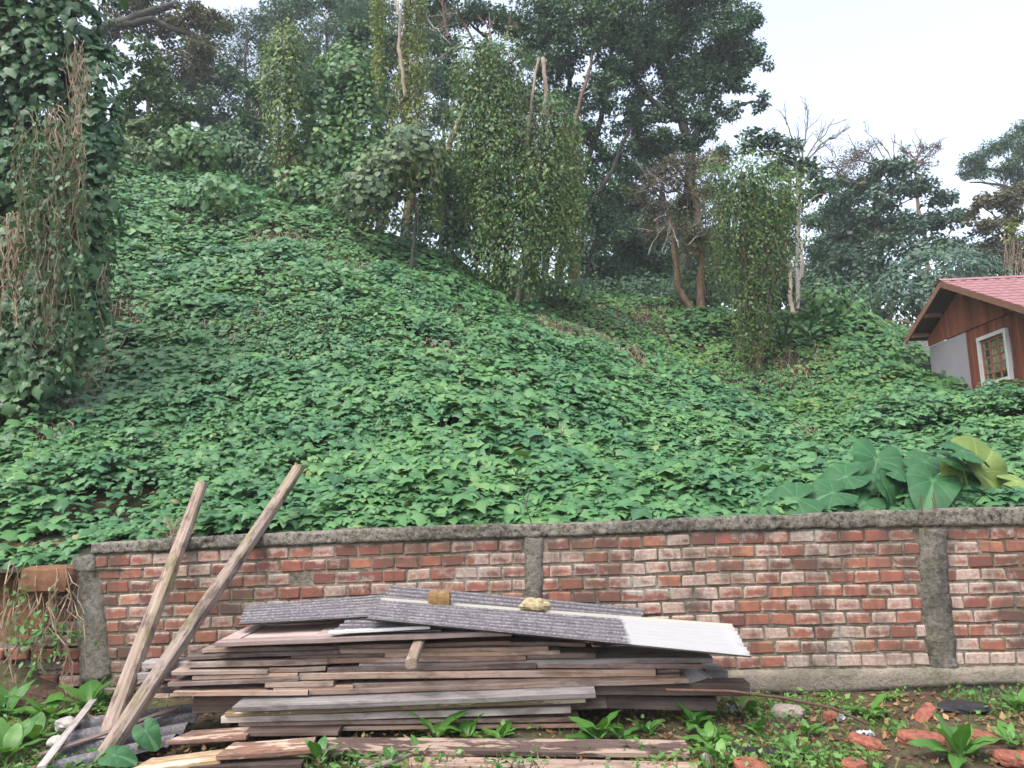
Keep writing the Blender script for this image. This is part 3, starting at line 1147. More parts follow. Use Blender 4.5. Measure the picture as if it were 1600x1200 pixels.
# ------------------------------------------------------------------ house on the right
def build_house():
    ang = math.radians(4)
    far = np.array([9.85, 17.5])
    dirw = np.array([-math.sin(ang), -math.cos(ang)])     # along the gable wall towards the camera
    nrm = np.array([-math.cos(ang), math.sin(ang)])       # out of the wall, towards the left

    def P(s, o, z):
        q = far + dirw * s + nrm * o
        return np.array([q[0], q[1], z])
    root = empty('wooden_house', P(3, -3, 2.9), 'small red-brown timber house with pinkish tiled roof and white window frame on the embankment', 'house')
    OVER = .42
    def s_px(px):
        ss = np.linspace(-1, 6, 1400)
        pp = project(np.array([P(q, 0, 4.2) for q in ss]))[0]
        return float(ss[int(np.argmin(abs(pp - px)))])
    ap = at(1480, 441, 15.85)
    ea = at(1413, 531, 17.75)
    z_ap = ap[2]
    s_ap = (far[1] - 15.85) / math.cos(ang)
    s_ea = -(17.75 - far[1]) / math.cos(ang)
    pitch = (z_ap - ea[2]) / (s_ap - s_ea)
    s_ne = s_ap + (s_ap - s_ea) + 1.9
    S_END = s_ne - .6
    Z0 = 2.8

    def roof_z(s):
        return z_ap - pitch * abs(s - s_ap)
    # wall boards, one by one
    seam = lambda s: 4.85 + 0 * s
    n_up = 44
    bw = S_END / n_up
    for i in range(n_up):
        s0, s1 = i * bw + .004, (i + 1) * bw - .004
        zt = min(roof_z(s0), roof_z(s1)) - .12
        mb = MB()
        dz = random.uniform(-.004, .004)
        def slab(za, zb, o0):
            V = [P(s, o, z) for s in (s0, s1) for o in (o0 - .03, o0 + random.uniform(0, .004)) for z in (za, zb)]
            mb.add(V, [(0, 1, 3, 2), (4, 6, 7, 5), (0, 4, 5, 1), (2, 3, 7, 6), (0, 2, 6, 4), (1, 5, 7, 3)])
        if zt > seam(0) + .03:
            slab(seam(0) + .012, zt, .018)
            mb.build('board', M['house_wood'], root, loc=P((s0 + s1) / 2, 0, 5.3)).rotation_euler = (0, 0, 0)
    s_grey = s_px(1514)
    ws0, ws1, wz0, wz1 = s_px(1531), s_px(1576), 3.60, 4.62
    for i in range(int(s_grey / bw), n_up):
        s0, s1 = max(i * bw, s_grey) + .004, (i + 1) * bw - .004
        zt = min(seam(0), roof_z(s0) - .12, roof_z(s1) - .12) - .004
        segs = [(Z0, zt)]
        if s1 > ws0 and s0 < ws1: segs = [(Z0, wz0), (wz1, zt)]
        for za, zb in segs:
            if zb - za < .02: continue
            mb = MB()
            V = [P(s, o, z) for s in (s0, s1) for o in (-.03, random.uniform(-.003, .003)) for z in (za, zb)]
            mb.add(V, [(0, 1, 3, 2), (4, 6, 7, 5), (0, 4, 5, 1), (2, 3, 7, 6), (0, 2, 6, 4), (1, 5, 7, 3)])
            mb.build('board', M['house_wood'], root, loc=P((s0 + s1) / 2, 0, 4))

    def prism(name, mat, s0, s1, o0, o1, z0, z1, parent=root):
        V = [P(s, o, z) for s in (s0, s1) for o in (o0, o1) for z in (z0, z1)]
        mb = MB()
        mb.add(V, [(0, 1, 3, 2), (4, 6, 7, 5), (0, 4, 5, 1), (2, 3, 7, 6), (0, 2, 6, 4), (1, 5, 7, 3)])
        return mb.build(name, mat, parent)
    prism('plaster_panel', M['grey_paint'], 0, s_grey, -.05, .004, Z0, seam(0) - .004)
    # inner backing and the other walls
    mb = MB()
    DEP = 6.0
    prof = [(0, Z0), (0, roof_z(0) - .13), (s_ap, z_ap - .13), (S_END, roof_z(S_END) - .13), (S_END, Z0)]
    for o in (-.6, -DEP):
        b = len(mb.v)
        mb.v += [tuple(P(s, o, z)) for s, z in prof]
        mb.f.append(tuple(range(b, b + 5)))
    n = 5
    for i in range(n):
        j = (i + 1) % n
        mb.f.append((i, j, n + j, n + i))
    mb.build('wall', M['fascia'], root)
    for s, w in ((0.0, .05), (S_END - .05, .05)):
        prism('corner_post', M['fascia'], s, s + w, -.6, -.052, Z0, min(roof_z(0), roof_z(S_END)) - .14)
    # roof: two pitches of ridged tiles
    for side in (0, 1):
        sA, sB = (s_ap, s_ea) if side == 0 else (s_ap, s_ne)
        rf = MB()
        n_s, n_o = 14, 60
        V, Fc = [], []
        for i in range(n_s * 2 + 1):
            k = i // 2
            f = (k + (i % 2)) / n_s if i % 2 == 0 else (k + 1) / n_s
            f = min(1, (i // 2 + i % 2) / n_s)
            step = .022 * (1 if i % 2 == 1 else 0)
            for j in range(n_o + 1):
                o = OVER - (DEP + 2 * OVER) * j / n_o
                s = sA + (sB - sA) * f
                V.append(P(s, o, roof_z(s) + .035 + step * .8 + .018 * math.sin(j * math.pi / 1.0 * .5) ** 2))
        for i in range(n_s * 2):
            for j in range(n_o):
                Fc.append((i * (n_o + 1) + j, i * (n_o + 1) + j + 1, (i + 1) * (n_o + 1) + j + 1, (i + 1) * (n_o + 1) + j))
        rf.add(V, Fc)
        rf.build('roof', M['roof_tile'], root)
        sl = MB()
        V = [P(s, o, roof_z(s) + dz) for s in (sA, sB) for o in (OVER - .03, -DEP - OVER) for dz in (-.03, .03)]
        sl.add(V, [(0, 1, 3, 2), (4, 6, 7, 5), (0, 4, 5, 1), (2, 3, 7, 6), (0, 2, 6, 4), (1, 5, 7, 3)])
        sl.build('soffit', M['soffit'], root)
        fb = MB()
        V = [P(s, o, roof_z(s) + dz) for s in (sA, sB) for o in (OVER - .028, OVER + .004) for dz in (-.10, .034)]
        fb.add(V, [(0, 1, 3, 2), (4, 6, 7, 5), (0, 4, 5, 1), (2, 3, 7, 6), (0, 2, 6, 4), (1, 5, 7, 3)])
        fb.build('fascia', M['fascia'], root)
    V = [P(s, OVER + .02 - (DEP + OVER * 2) * f, z_ap + .05 + h) for f in (0, 1) for s, h in ((s_ap - .1, -.03), (s_ap, .04), (s_ap + .1, -.03))]
    rg = MB(); rg.add(V, [(0, 1, 4, 3), (1, 2, 5, 4)]); rg.build('ridge_cap', M['roof_tile'], root)
    for s in (.05, .75, s_ap, 3.0, 4.0):
        z = roof_z(s) - .10
        prism('purlin', M['fascia'], s - .04, s + .04, .02, OVER - .03, z - .05, z + .05)
    # window
    win = prism('window', M['frame_brown'], ws0 + .06, ws1 - .06, -.05, -.02, wz1 - .12, wz1 - .06)
    for a, b, c, d in ((ws0, ws0 + .075, wz0, wz1), (ws1 - .075, ws1, wz0, wz1), (ws0 + .076, ws1 - .076, wz1 - .075, wz1), (ws0 + .076, ws1 - .076, wz0, wz0 + .075)):
        prism('frame', M['white_paint'], a, b, -.04, .035, c, d, win)
    iw0, iw1, iz0, iz1 = ws0 + .078, ws1 - .078, wz0 + .078, wz1 - .122
    for k in range(4):
        s = iw0 + (iw1 - iw0) * k / 3
        prism('muntin', M['frame_brown'], s - .016, s + .016, -.045, -.012, iz0, iz1, win)
    for k in range(6):
        z = iz0 + (iz1 - iz0) * k / 5
        prism('muntin', M['frame_brown'], iw0 + .001, iw1 - .001, -.042, -.015, z - .014, z + .014, win)
    for a in range(3):
        for b in range(5):
            s0 = iw0 + (iw1 - iw0) * a / 3 + .018; s1 = iw0 + (iw1 - iw0) * (a + 1) / 3 - .018
            z0 = iz0 + (iz1 - iz0) * b / 5 + .016; z1 = iz0 + (iz1 - iz0) * (b + 1) / 5 - .016
            prism('pane', M['glass'], s0, s1, -.034, -.030, z0, z1, win)
    cur = MB()
    V = []
    for i in range(31):
        s = iw0 + (iw1 - iw0) * i / 30
        for z in (iz0 + .17, iz1):
            V.append(P(s, -.16 + .02 * math.sin(i * 1.1), z))
    cur.add(V, [(2 * i, 2 * i + 2, 2 * i + 3, 2 * i + 1) for i in range(30)])
    cur.build('curtain', M['curtain'], win)
    # concrete retaining wall behind the house corner
    q0, q1 = at(1425, 548, 18.6), at(1475, 545, 18.3)
    mb = MB()
    mb.box(((q0[0] + q1[0]) / 2 + .2, 18.5, q0[2] - .45), (1.6, .15, 1.3))
    o = mb.build('retaining_wall', M['old_wall'])
    tag(o, 'short grey concrete retaining wall beside the house eave', 'wall')


build_house()


# ------------------------------------------------------------------ timber pile
PXM = 208.0


def plank(name, label, cat, x0, y0, x1, y1, Yf, width, th_px, mat, skew=0.0, tilt=0.0, group=None, warp=.004, Y1=None, parent=None, seed=None):
    """board whose front top edge runs from photo pixel (x0,y0) to (x1,y1) at depth Yf"""
    p0, p1 = at(x0, y0, Yf), at(x1, y1, Yf if Y1 is None else Y1)
    return board(name, label, cat, p0, p1, width, th_px / PXM, mat, tilt, group, warp, skew, parent)


def board(name, label, cat, p0, p1, width, th, mat, tilt=0.0, group=None, warp=.004, skew=0.0, parent=None):
    p0, p1 = np.asarray(p0, float), np.asarray(p1, float)
    ux = norm(p1 - p0)
    L = np.linalg.norm(p1 - p0)
    uy = norm(np.array([0, 1.0, 0]) - ux * ux[1])
    if abs(ux[1]) > .8:
        uy = norm(np.array([1.0, 0, 0]) - ux * ux[0])
        if np.cross(ux, uy)[2] < 0: uy = -uy
    uz = np.cross(ux, uy)
    if tilt:
        c, s_ = math.cos(tilt), math.sin(tilt)
        uy, uz = uy * c + uz * s_, uz * c - uy * s_
    n = max(4, min(14, int(L / .22)))
    V, Fc = [], []
    ph, ph2 = random.uniform(0, 6), random.uniform(0, 6)
    b = min(.004, th * .16)
    for i in range(n + 1):
        f = i / n
        x = (f - .5) * L
        if i in (0, n): x += random.uniform(-.004, .004)
        dz = warp * math.sin(f * 3.1 + ph) + .0012 * math.sin(f * 17 + ph2)
        y0_, y1_ = random.uniform(-.0025, .0025), width + random.uniform(-.003, .003)
        sk = skew if i == 0 else 0
        for (yy, zz) in ((y0_, -b), (y0_ + b, 0), (y1_ - b, 0), (y1_, -b), (y1_, -th + b), (y1_ - b, -th), (y0_ + b, -th), (y0_, -th + b)):
            V.append((x + sk * yy, yy - width / 2, zz + dz + th / 2))
    for i in range(n):
        for j in range(8):
            j2 = (j + 1) % 8
            Fc.append((i * 8 + j, i * 8 + j2, (i + 1) * 8 + j2, (i + 1) * 8 + j))
    Fc.append(tuple(range(7, -1, -1))); Fc.append(tuple(n * 8 + j for j in range(8)))
    Fc = [f[::-1] for f in Fc]
    me = bpy.data.meshes.new(name)
    me.from_pydata(V, [], Fc)
    me.update()
    R = Matrix(((ux[0], uy[0], uz[0]), (ux[1], uy[1], uz[1]), (ux[2], uy[2], uz[2])))
    c = (p0 + p1) / 2 + uy * width / 2 - uz * th / 2
    o = mesh_obj(name, me, mat, parent, c, R)
    if label: tag(o, label, cat, group)
    return o


G_PILE = 'boards of the timber stack'
br, tn, gy, dk = M['wood_brown'], M['wood_tan'], M['wood_grey'], M['wood_dark']
PILE = [
    # label, x0,y0,x1,y1,Y,width,th,mat
    ('dark board directly under the old door, short right piece', 797, 1002, 915, 1005, 5.50, .35, 6, br),
    ('long dark board lying straight under the old door', 316, 1013, 797, 1002, 5.47, .40, 6, br),
    ('brown board with its left end out below the door corner', 291, 1025, 529, 1016, 5.43, .30, 6, br),
    ('brown board second under the door, right half of the stack', 531, 1015, 857, 1010, 5.45, .40, 6, tn),
    ('pinkish board ending under the short jutting post', 456, 1024, 599, 1022, 5.44, .3, 5, br),
    ('board third under the door, ending beneath the white sheet', 601, 1021, 875, 1016, 5.45, .30, 6, tn),
    ('dark brown board near the top left of the stack', 292, 1034, 511, 1030, 5.42, .4, 8, br),
    ('short light board end in the middle of the stack', 512, 1030, 822, 1024, 5.43, .3, 7, br),
    ('short brown board ending at the right under the white sheet', 824, 1020, 931, 1021, 5.46, .35, 8, br),
    ('long greyish board reaching right under the white sheet end', 560, 1036, 1113, 1028, 5.44, .45, 7, gy),
    ('grey board sticking far out at the left behind the posts', 222, 1035, 318, 1033, 5.60, .16, 9, gy),
    ('short pink board end above the left middle of the stack', 421, 1044, 509, 1042, 5.41, .22, 6, tn),
    ('brown board ending in the middle right of the stack', 511, 1044, 838, 1036, 5.42, .3, 7, br),
    ('dark board at the right end above the pale boards', 840, 1037, 1098, 1037, 5.44, .4, 7, br),
    ('pale board behind the posts at the left of the stack', 268, 1049, 419, 1047, 5.39, .25, 6, tn),
    ('second short board end left of the stack middle', 300, 1056, 465, 1052, 5.40, .3, 6, tn),
    ('long pale board running through the right half of the stack', 467, 1053, 1025, 1046, 5.40, .42, 9, tn),
    ('short board tip just right of the long pale board', 1026, 1046, 1061, 1046, 5.45, .5, 5, br),
    ('grey board stub jutting left between the leaning posts', 214, 1052, 300, 1051, 5.58, .14, 9, gy),
    ('brown board low in the left half of the stack', 262, 1066, 466, 1059, 5.38, .35, 6, br),
    ('light short board in the lower left middle of the stack', 415, 1066, 521, 1066, 5.375, .25, 7, tn),
    ('small board step below the light short board', 428, 1074, 551, 1072, 5.38, .3, 5, tn),
    ('board in the lower right with a cut end above the dark beam', 553, 1068, 1062, 1055, 5.41, .40, 6, br),
    ('lowest light board at the left of the stack', 270, 1081, 481, 1078, 5.36, .4, 7, tn),
    ('lowest long pale board bending down towards the grey plank', 483, 1078, 1077, 1061, 5.37, .45, 7, tn),
    ('dark board behind the posts above the grey roofing', 205, 1074, 330, 1071, 5.55, .2, 9, br),
    ('yellowish thin board under the thick grey plank', 352, 1113, 915, 1092, 5.37, .40, 6, M['wood_ochre']),
    ('grey-brown board second under the thick grey plank', 345, 1120, 891, 1104, 5.39, .40, 9, gy),
    ('reddish board third under the thick grey plank', 372, 1129, 905, 1121, 5.41, .40, 6, br),
    ('bottom board of the stack resting on the soil', 488, 1137, 905, 1130, 5.43, .40, 6, tn),
    ('board end standing out right of the thick grey plank', 700, 1094, 947, 1082, 5.46, .35, 22, br),
]
for k, (lab, x0, y0, x1, y1, Y, w, th, mt) in enumerate(PILE):
    plank('plank', lab, 'plank', x0, y0, x1, y1, Y, w, th, mt, group=G_PILE, warp=.003)
plank('plank', 'thick grey-white plank across the front of the stack', 'plank', 362, 1104, 930, 1083, 5.28, .17, 8, gy, tilt=.22, group=G_PILE, skew=.25)
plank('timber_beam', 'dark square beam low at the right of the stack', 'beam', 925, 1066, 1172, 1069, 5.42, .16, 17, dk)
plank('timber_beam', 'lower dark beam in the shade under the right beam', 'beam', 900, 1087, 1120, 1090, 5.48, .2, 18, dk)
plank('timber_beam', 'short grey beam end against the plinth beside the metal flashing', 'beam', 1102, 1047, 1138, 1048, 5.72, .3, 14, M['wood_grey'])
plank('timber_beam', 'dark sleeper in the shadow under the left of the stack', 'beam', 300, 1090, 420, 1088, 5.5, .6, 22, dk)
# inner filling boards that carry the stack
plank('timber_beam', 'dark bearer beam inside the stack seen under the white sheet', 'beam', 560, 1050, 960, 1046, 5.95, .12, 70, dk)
# metal flashing
mb = MB()
q = [at(1055, 1044, 5.60), at(1085, 1041, 5.75), at(1113, 1063, 5.55), at(1078, 1067, 5.42)]
up3 = np.array([0, 0, .006])
mb.add([*q, *[p - up3 for p in q]], [(0, 3, 2, 1), (4, 5, 6, 7), (0, 1, 5, 4), (1, 2, 6, 5), (2, 3, 7, 6), (3, 0, 4, 7)])
mb.tube([q[1], q[2]], .012, 6)
tag(mb.build('metal_flashing', M['zinc']), 'bent piece of grey metal flashing at the right end of the stack', 'flashing')


# the old panelled door on top
def build_door():
    p0, p1 = at(337, 1003, 5.33), at(800, 986, 5.33)
    base = (p0 + p1) / 2
    root = empty('old_door', base, 'old panelled wooden door lying on top of the timber stack', 'door')
    W = .80
    ux = norm(p1 - p0); L = np.linalg.norm(p1 - p0)
    uy = np.array([0, 1.0, 0]); uy = norm(uy - ux * ux[1])
    back = uy
    mt = M['wood_door']
    board('stile', None, None, p0, p1, .115, .034, mt, parent=root, warp=.001)
    board('stile', None, None, p0 + back * (W - .115), p1 + back * (W - .115), .115, .034, mt, parent=root, warp=.001)
    for f in (0.0, .34, .62, 1.0):
        a = p0 + ux * (f * (L - .12)) + back * .117
        board('rail', None, None, a, a + ux * .12, W - .234, .033, mt, parent=root, warp=.0)
    for a, b in ((0, .34), (.34, .62), (.62, 1.0)):
        s = p0 + ux * (a * (L - .12) + .122) + back * .118 - np.array([0, 0, .010])
        e = p0 + ux * (b * (L - .12) - .002) + back * .118 - np.array([0, 0, .010])
        board('panel', None, None, s, e, W - .236, .014, mt, parent=root, warp=.001)


build_door()


def corrugated(name, label, c_fl, c_bl, c_fr, c_br, waves, mat, amp=.016, thick=.006, nx=24):
    """wavy sheet between four corners (front-left, back-left, front-right, back-right)"""
    fl, bl, fr, brr = [np.asarray(c, float) for c in (c_fl, c_bl, c_fr, c_br)]
    ctr = (fl + bl + fr + brr) / 4
    ux = norm((fr - fl) + (brr - bl))
    uy = norm((bl - fl) + (brr - fr)); uy = norm(uy - ux * (uy @ ux))
    uz = np.cross(ux, uy)
    Rm = np.stack([ux, uy, uz], 1)
    ny = waves * 8
    V = []
    for lay in (0, 1):
        for i in range(nx + 1):
            f = i / nx
            for j in range(ny + 1):
                g_ = j / ny
                p = fl * (1 - f) * (1 - g_) + fr * f * (1 - g_) + bl * (1 - f) * g_ + brr * f * g_
                h = amp * math.cos(g_ * waves * 2 * math.pi) - lay * thick
                e = .006 * random.uniform(-1, 1) if i in (0, nx) and lay == 0 else 0
                V.append((p - ctr) @ Rm + np.array([e, 0, h]))
    Fc = []
    N1 = (nx + 1) * (ny + 1)
    idx = lambda i, j: i * (ny + 1) + j
    for i in range(nx):
        for j in range(ny):
            q4 = (idx(i, j), idx(i + 1, j), idx(i + 1, j + 1), idx(i, j + 1))
            Fc.append(q4); Fc.append(tuple(N1 + k for k in q4[::-1]))
    for i in range(nx):
        for j in (0, ny):
            Fc.append((idx(i, j), N1 + idx(i, j), N1 + idx(i + 1, j), idx(i + 1, j)))
    for j in range(ny):
        for i in (0, nx):
            Fc.append((idx(i, j), idx(i, j + 1), N1 + idx(i, j + 1), N1 + idx(i, j)))
    me = bpy.data.meshes.new(name)
    me.from_pydata([tuple(v) for v in V], [], Fc)
    me.polygons.foreach_set('use_smooth', [True] * len(me.polygons))
    me.update()
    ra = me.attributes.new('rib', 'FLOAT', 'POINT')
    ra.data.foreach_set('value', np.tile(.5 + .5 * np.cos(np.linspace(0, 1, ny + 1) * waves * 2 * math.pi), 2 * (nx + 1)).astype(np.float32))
    R = Matrix(((ux[0], uy[0], uz[0]), (ux[1], uy[1], uz[1]), (ux[2], uy[2], uz[2])))
    o = mesh_obj(name, me, mat, None, ctr, R)
    return tag(o, label, 'roofing sheet', 'corrugated roofing sheets')


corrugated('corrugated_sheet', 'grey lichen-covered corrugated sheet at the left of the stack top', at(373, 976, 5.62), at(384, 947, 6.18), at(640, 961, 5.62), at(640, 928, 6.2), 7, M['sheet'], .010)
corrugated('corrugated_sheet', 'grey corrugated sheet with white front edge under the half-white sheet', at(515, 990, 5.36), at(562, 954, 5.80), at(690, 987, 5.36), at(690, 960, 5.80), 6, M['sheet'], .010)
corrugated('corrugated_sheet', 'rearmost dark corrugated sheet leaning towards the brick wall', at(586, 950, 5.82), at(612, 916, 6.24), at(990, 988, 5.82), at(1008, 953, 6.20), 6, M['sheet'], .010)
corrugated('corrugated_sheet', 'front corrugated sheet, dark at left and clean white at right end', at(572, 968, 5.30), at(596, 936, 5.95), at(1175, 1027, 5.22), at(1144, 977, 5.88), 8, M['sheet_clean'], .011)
# clean white lip below the second sheet
board('white_strip', 'narrow white batten edge under the corrugated sheets', 'batten', at(513, 988, 5.335), at(672, 977, 5.335), .05, .022, M['white_paint'])

lump('brick_piece', at(687, 935, 5.90), (.17, .11, .125), M['mossy_brick'], 'mossy brown half brick weighing down the corrugated sheet', 'brick', 3, .1, boxy=5, rough=.16)
lump('stone', at(838, 946, 5.91), (.20, .13, .125), M['stone'], 'pale yellowish rough stone lying on the corrugated sheet', 'stone', 12, .2, rough=.55)


def post(name, label, b, t, r0, r1, mat, sq=4, n=14):
    """square-ish weathered post from base b to top t"""
    b, t = np.asarray(b, float), np.asarray(t, float)
    L = np.linalg.norm(t - b)
    ux = norm(t - b)
    uy = norm(np.array([1.0, -.35, 0]) - ux * (np.array([1.0, -.35, 0]) @ ux))
    uz = np.cross(ux, uy)
    k, ns = 16, 18
    V, Fc = [], []
    for i in range(ns + 1):
        f = i / ns
        r = r0 + (r1 - r0) * f
        for j in range(k):
            th = 2 * math.pi * (j + .5) / k
            c, s_ = math.cos(th), math.sin(th)
            rr = (abs(c) ** sq + abs(s_) ** sq) ** (-1 / sq)
            V.append(((f - .5) * L + (.012 * math.sin(th * 2 + 1) if i == ns else 0), c * rr * r, s_ * rr * r * .8))
    V = np.array(V)
    d = .0045 * fnoise(V * np.array([1.2, 14, 14]), 1.0, int(r0 * 1e4), 3)
    V[:, 1:] += norm(V[:, 1:]) * d[:, None]
    V[:, 1] += .012 * np.sin(V[:, 0] * 2.1)
    for i in range(ns):
        for j in range(k):
            j2 = (j + 1) % k
            Fc.append((i * k + j, i * k + j2, (i + 1) * k + j2, (i + 1) * k + j))
    Fc.append(tuple(range(k - 1, -1, -1))); Fc.append(tuple(ns * k + j for j in range(k)))
    me = bpy.data.meshes.new(name)
    me.from_pydata([tuple(v) for v in V], [], Fc)
    me.update()
    R = Matrix(((ux[0], uy[0], uz[0]), (ux[1], uy[1], uz[1]), (ux[2], uy[2], uz[2])))
    return tag(mesh_obj(name, me, mat, None, (b + t) / 2, R), label, 'post')


def lean(b_px, c_px, t_px, Yc):
    b = gnd(*b_px, z=.03)
    c = at(*c_px, Yc)
    # extend b->c until it reaches the row of t_px
    ks = np.linspace(1, 2.5, 400)
    P = b[None] + (c - b)[None] * ks[:, None]
    py = project(P)[1]
    return b, P[int(np.argmin(abs(py - t_px[1])))]


b, t = lean((163, 1172), (281, 848), (318, 757), wall_Y(281) - .10)
post('wooden_post', 'shorter leaning wooden post, left of the pair against the wall', b, t, .060, .050, M['wood_post'])
b, t = lean((158, 1190), (392, 842), (466, 730), wall_Y(392) - .10)
post('wooden_post', 'longer leaning wooden post with greenish side, right of the pair', b, t, .058, .052, M['wood_post'])
post('wooden_post', 'short pale post jutting towards the viewer from under the sheets', at(645, 1037, 4.95), at(664, 972, 5.95), .036, .040, M['wood_post'], 5)

# ------------------------------------------------------------------ loose boards on the ground
def gboard(label, a, b, width, th, mat, za=.03, zb=.03, **kw):
    return board('loose_board', label, 'board', gnd(*a, z=za), gnd(*b, z=zb), width, th, mat, **kw)


WDP = wood_mat('plank_dark_peeling', (.034, .023, .020), (.066, .045, .038), (.115, .08, .068), .15, .4, peel=(.30, .22, .17))
gboard('peeling pale board, upper of the two at the bottom left', (258, 1157), (385, 1151), .22, .026, M['wood_peel'], .10, .10, skew=.45)
gboard('peeling brown board crossing over the pale one at the bottom left', (338, 1181), (487, 1169), .20, .030, M['wood_peel'], .10, .11, skew=.3, tilt=.06)
gboard('ochre board with white streaks along the bottom left edge', (200, 1203), (345, 1187), .20, .03, M['wood_ochre'], .07, .07, skew=.5)
gboard('dark stained board behind the peeling boards', (380, 1146), (528, 1142), .16, .026, dk, .10, .10)
gboard('long dark plank lying in the weeds before the stack', (486, 1172), (1077, 1176), .17, .035, WDP, .085, .055, tilt=.14, skew=.2)
gboard('brown split plank at the very bottom right of the boards', (560, 1190), (1092, 1205), .13, .03, M['wood_tan'], .04, .04, tilt=.05)
gboard('thin dark slat lying diagonally under the long plank', (570, 1206), (648, 1176), .06, .02, M['wood_brown'], .05, .06)
gboard('dark bearer under the bottom left boards', (240, 1200), (470, 1192), .12, .05, dk, .05, .05)
# roofing sheets on the ground at the left with slats across
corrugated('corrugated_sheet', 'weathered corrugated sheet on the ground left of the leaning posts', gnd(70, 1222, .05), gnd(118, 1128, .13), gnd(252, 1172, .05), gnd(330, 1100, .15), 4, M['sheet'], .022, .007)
board('slat', 'grey slat lying down the ground sheet towards the viewer', 'slat', gnd(72, 1196, .12), gnd(152, 1092, .22), .05, .014, gy)
board('slat', 'thin grey slat lying across the ground sheet', 'slat', gnd(64, 1180, .115), gnd(278, 1106, .19), .05, .014, M['wood_brown'])
lump('rubble_lump', gnd(103, 1132, .14), (.14, .14, .10), M['lump'], 'whitish rubble lump at the head of the ground sheet', 'rubble', 5, rough=.4)
lump('rubble_lump', gnd(88, 1158, .12), (.10, .10, .07), M['lump'], 'smaller white rubble bit beside the grey slat', 'rubble', 8, rough=.4)


# ------------------------------------------------------------------ vine blanket on the hillside
PATCH = [(345, 352), (300, 345), (432, 372), (405, 300), (1000, 508), (1025, 492), (880, 528), (930, 530), (112, 600), (70, 640), (84, 690), (180, 500),
         (480, 745), (700, 690), (690, 560), (850, 505), (1130, 610), (1170, 630), (1240, 570), (990, 560), (860, 690), (560, 430), (790, 640)]


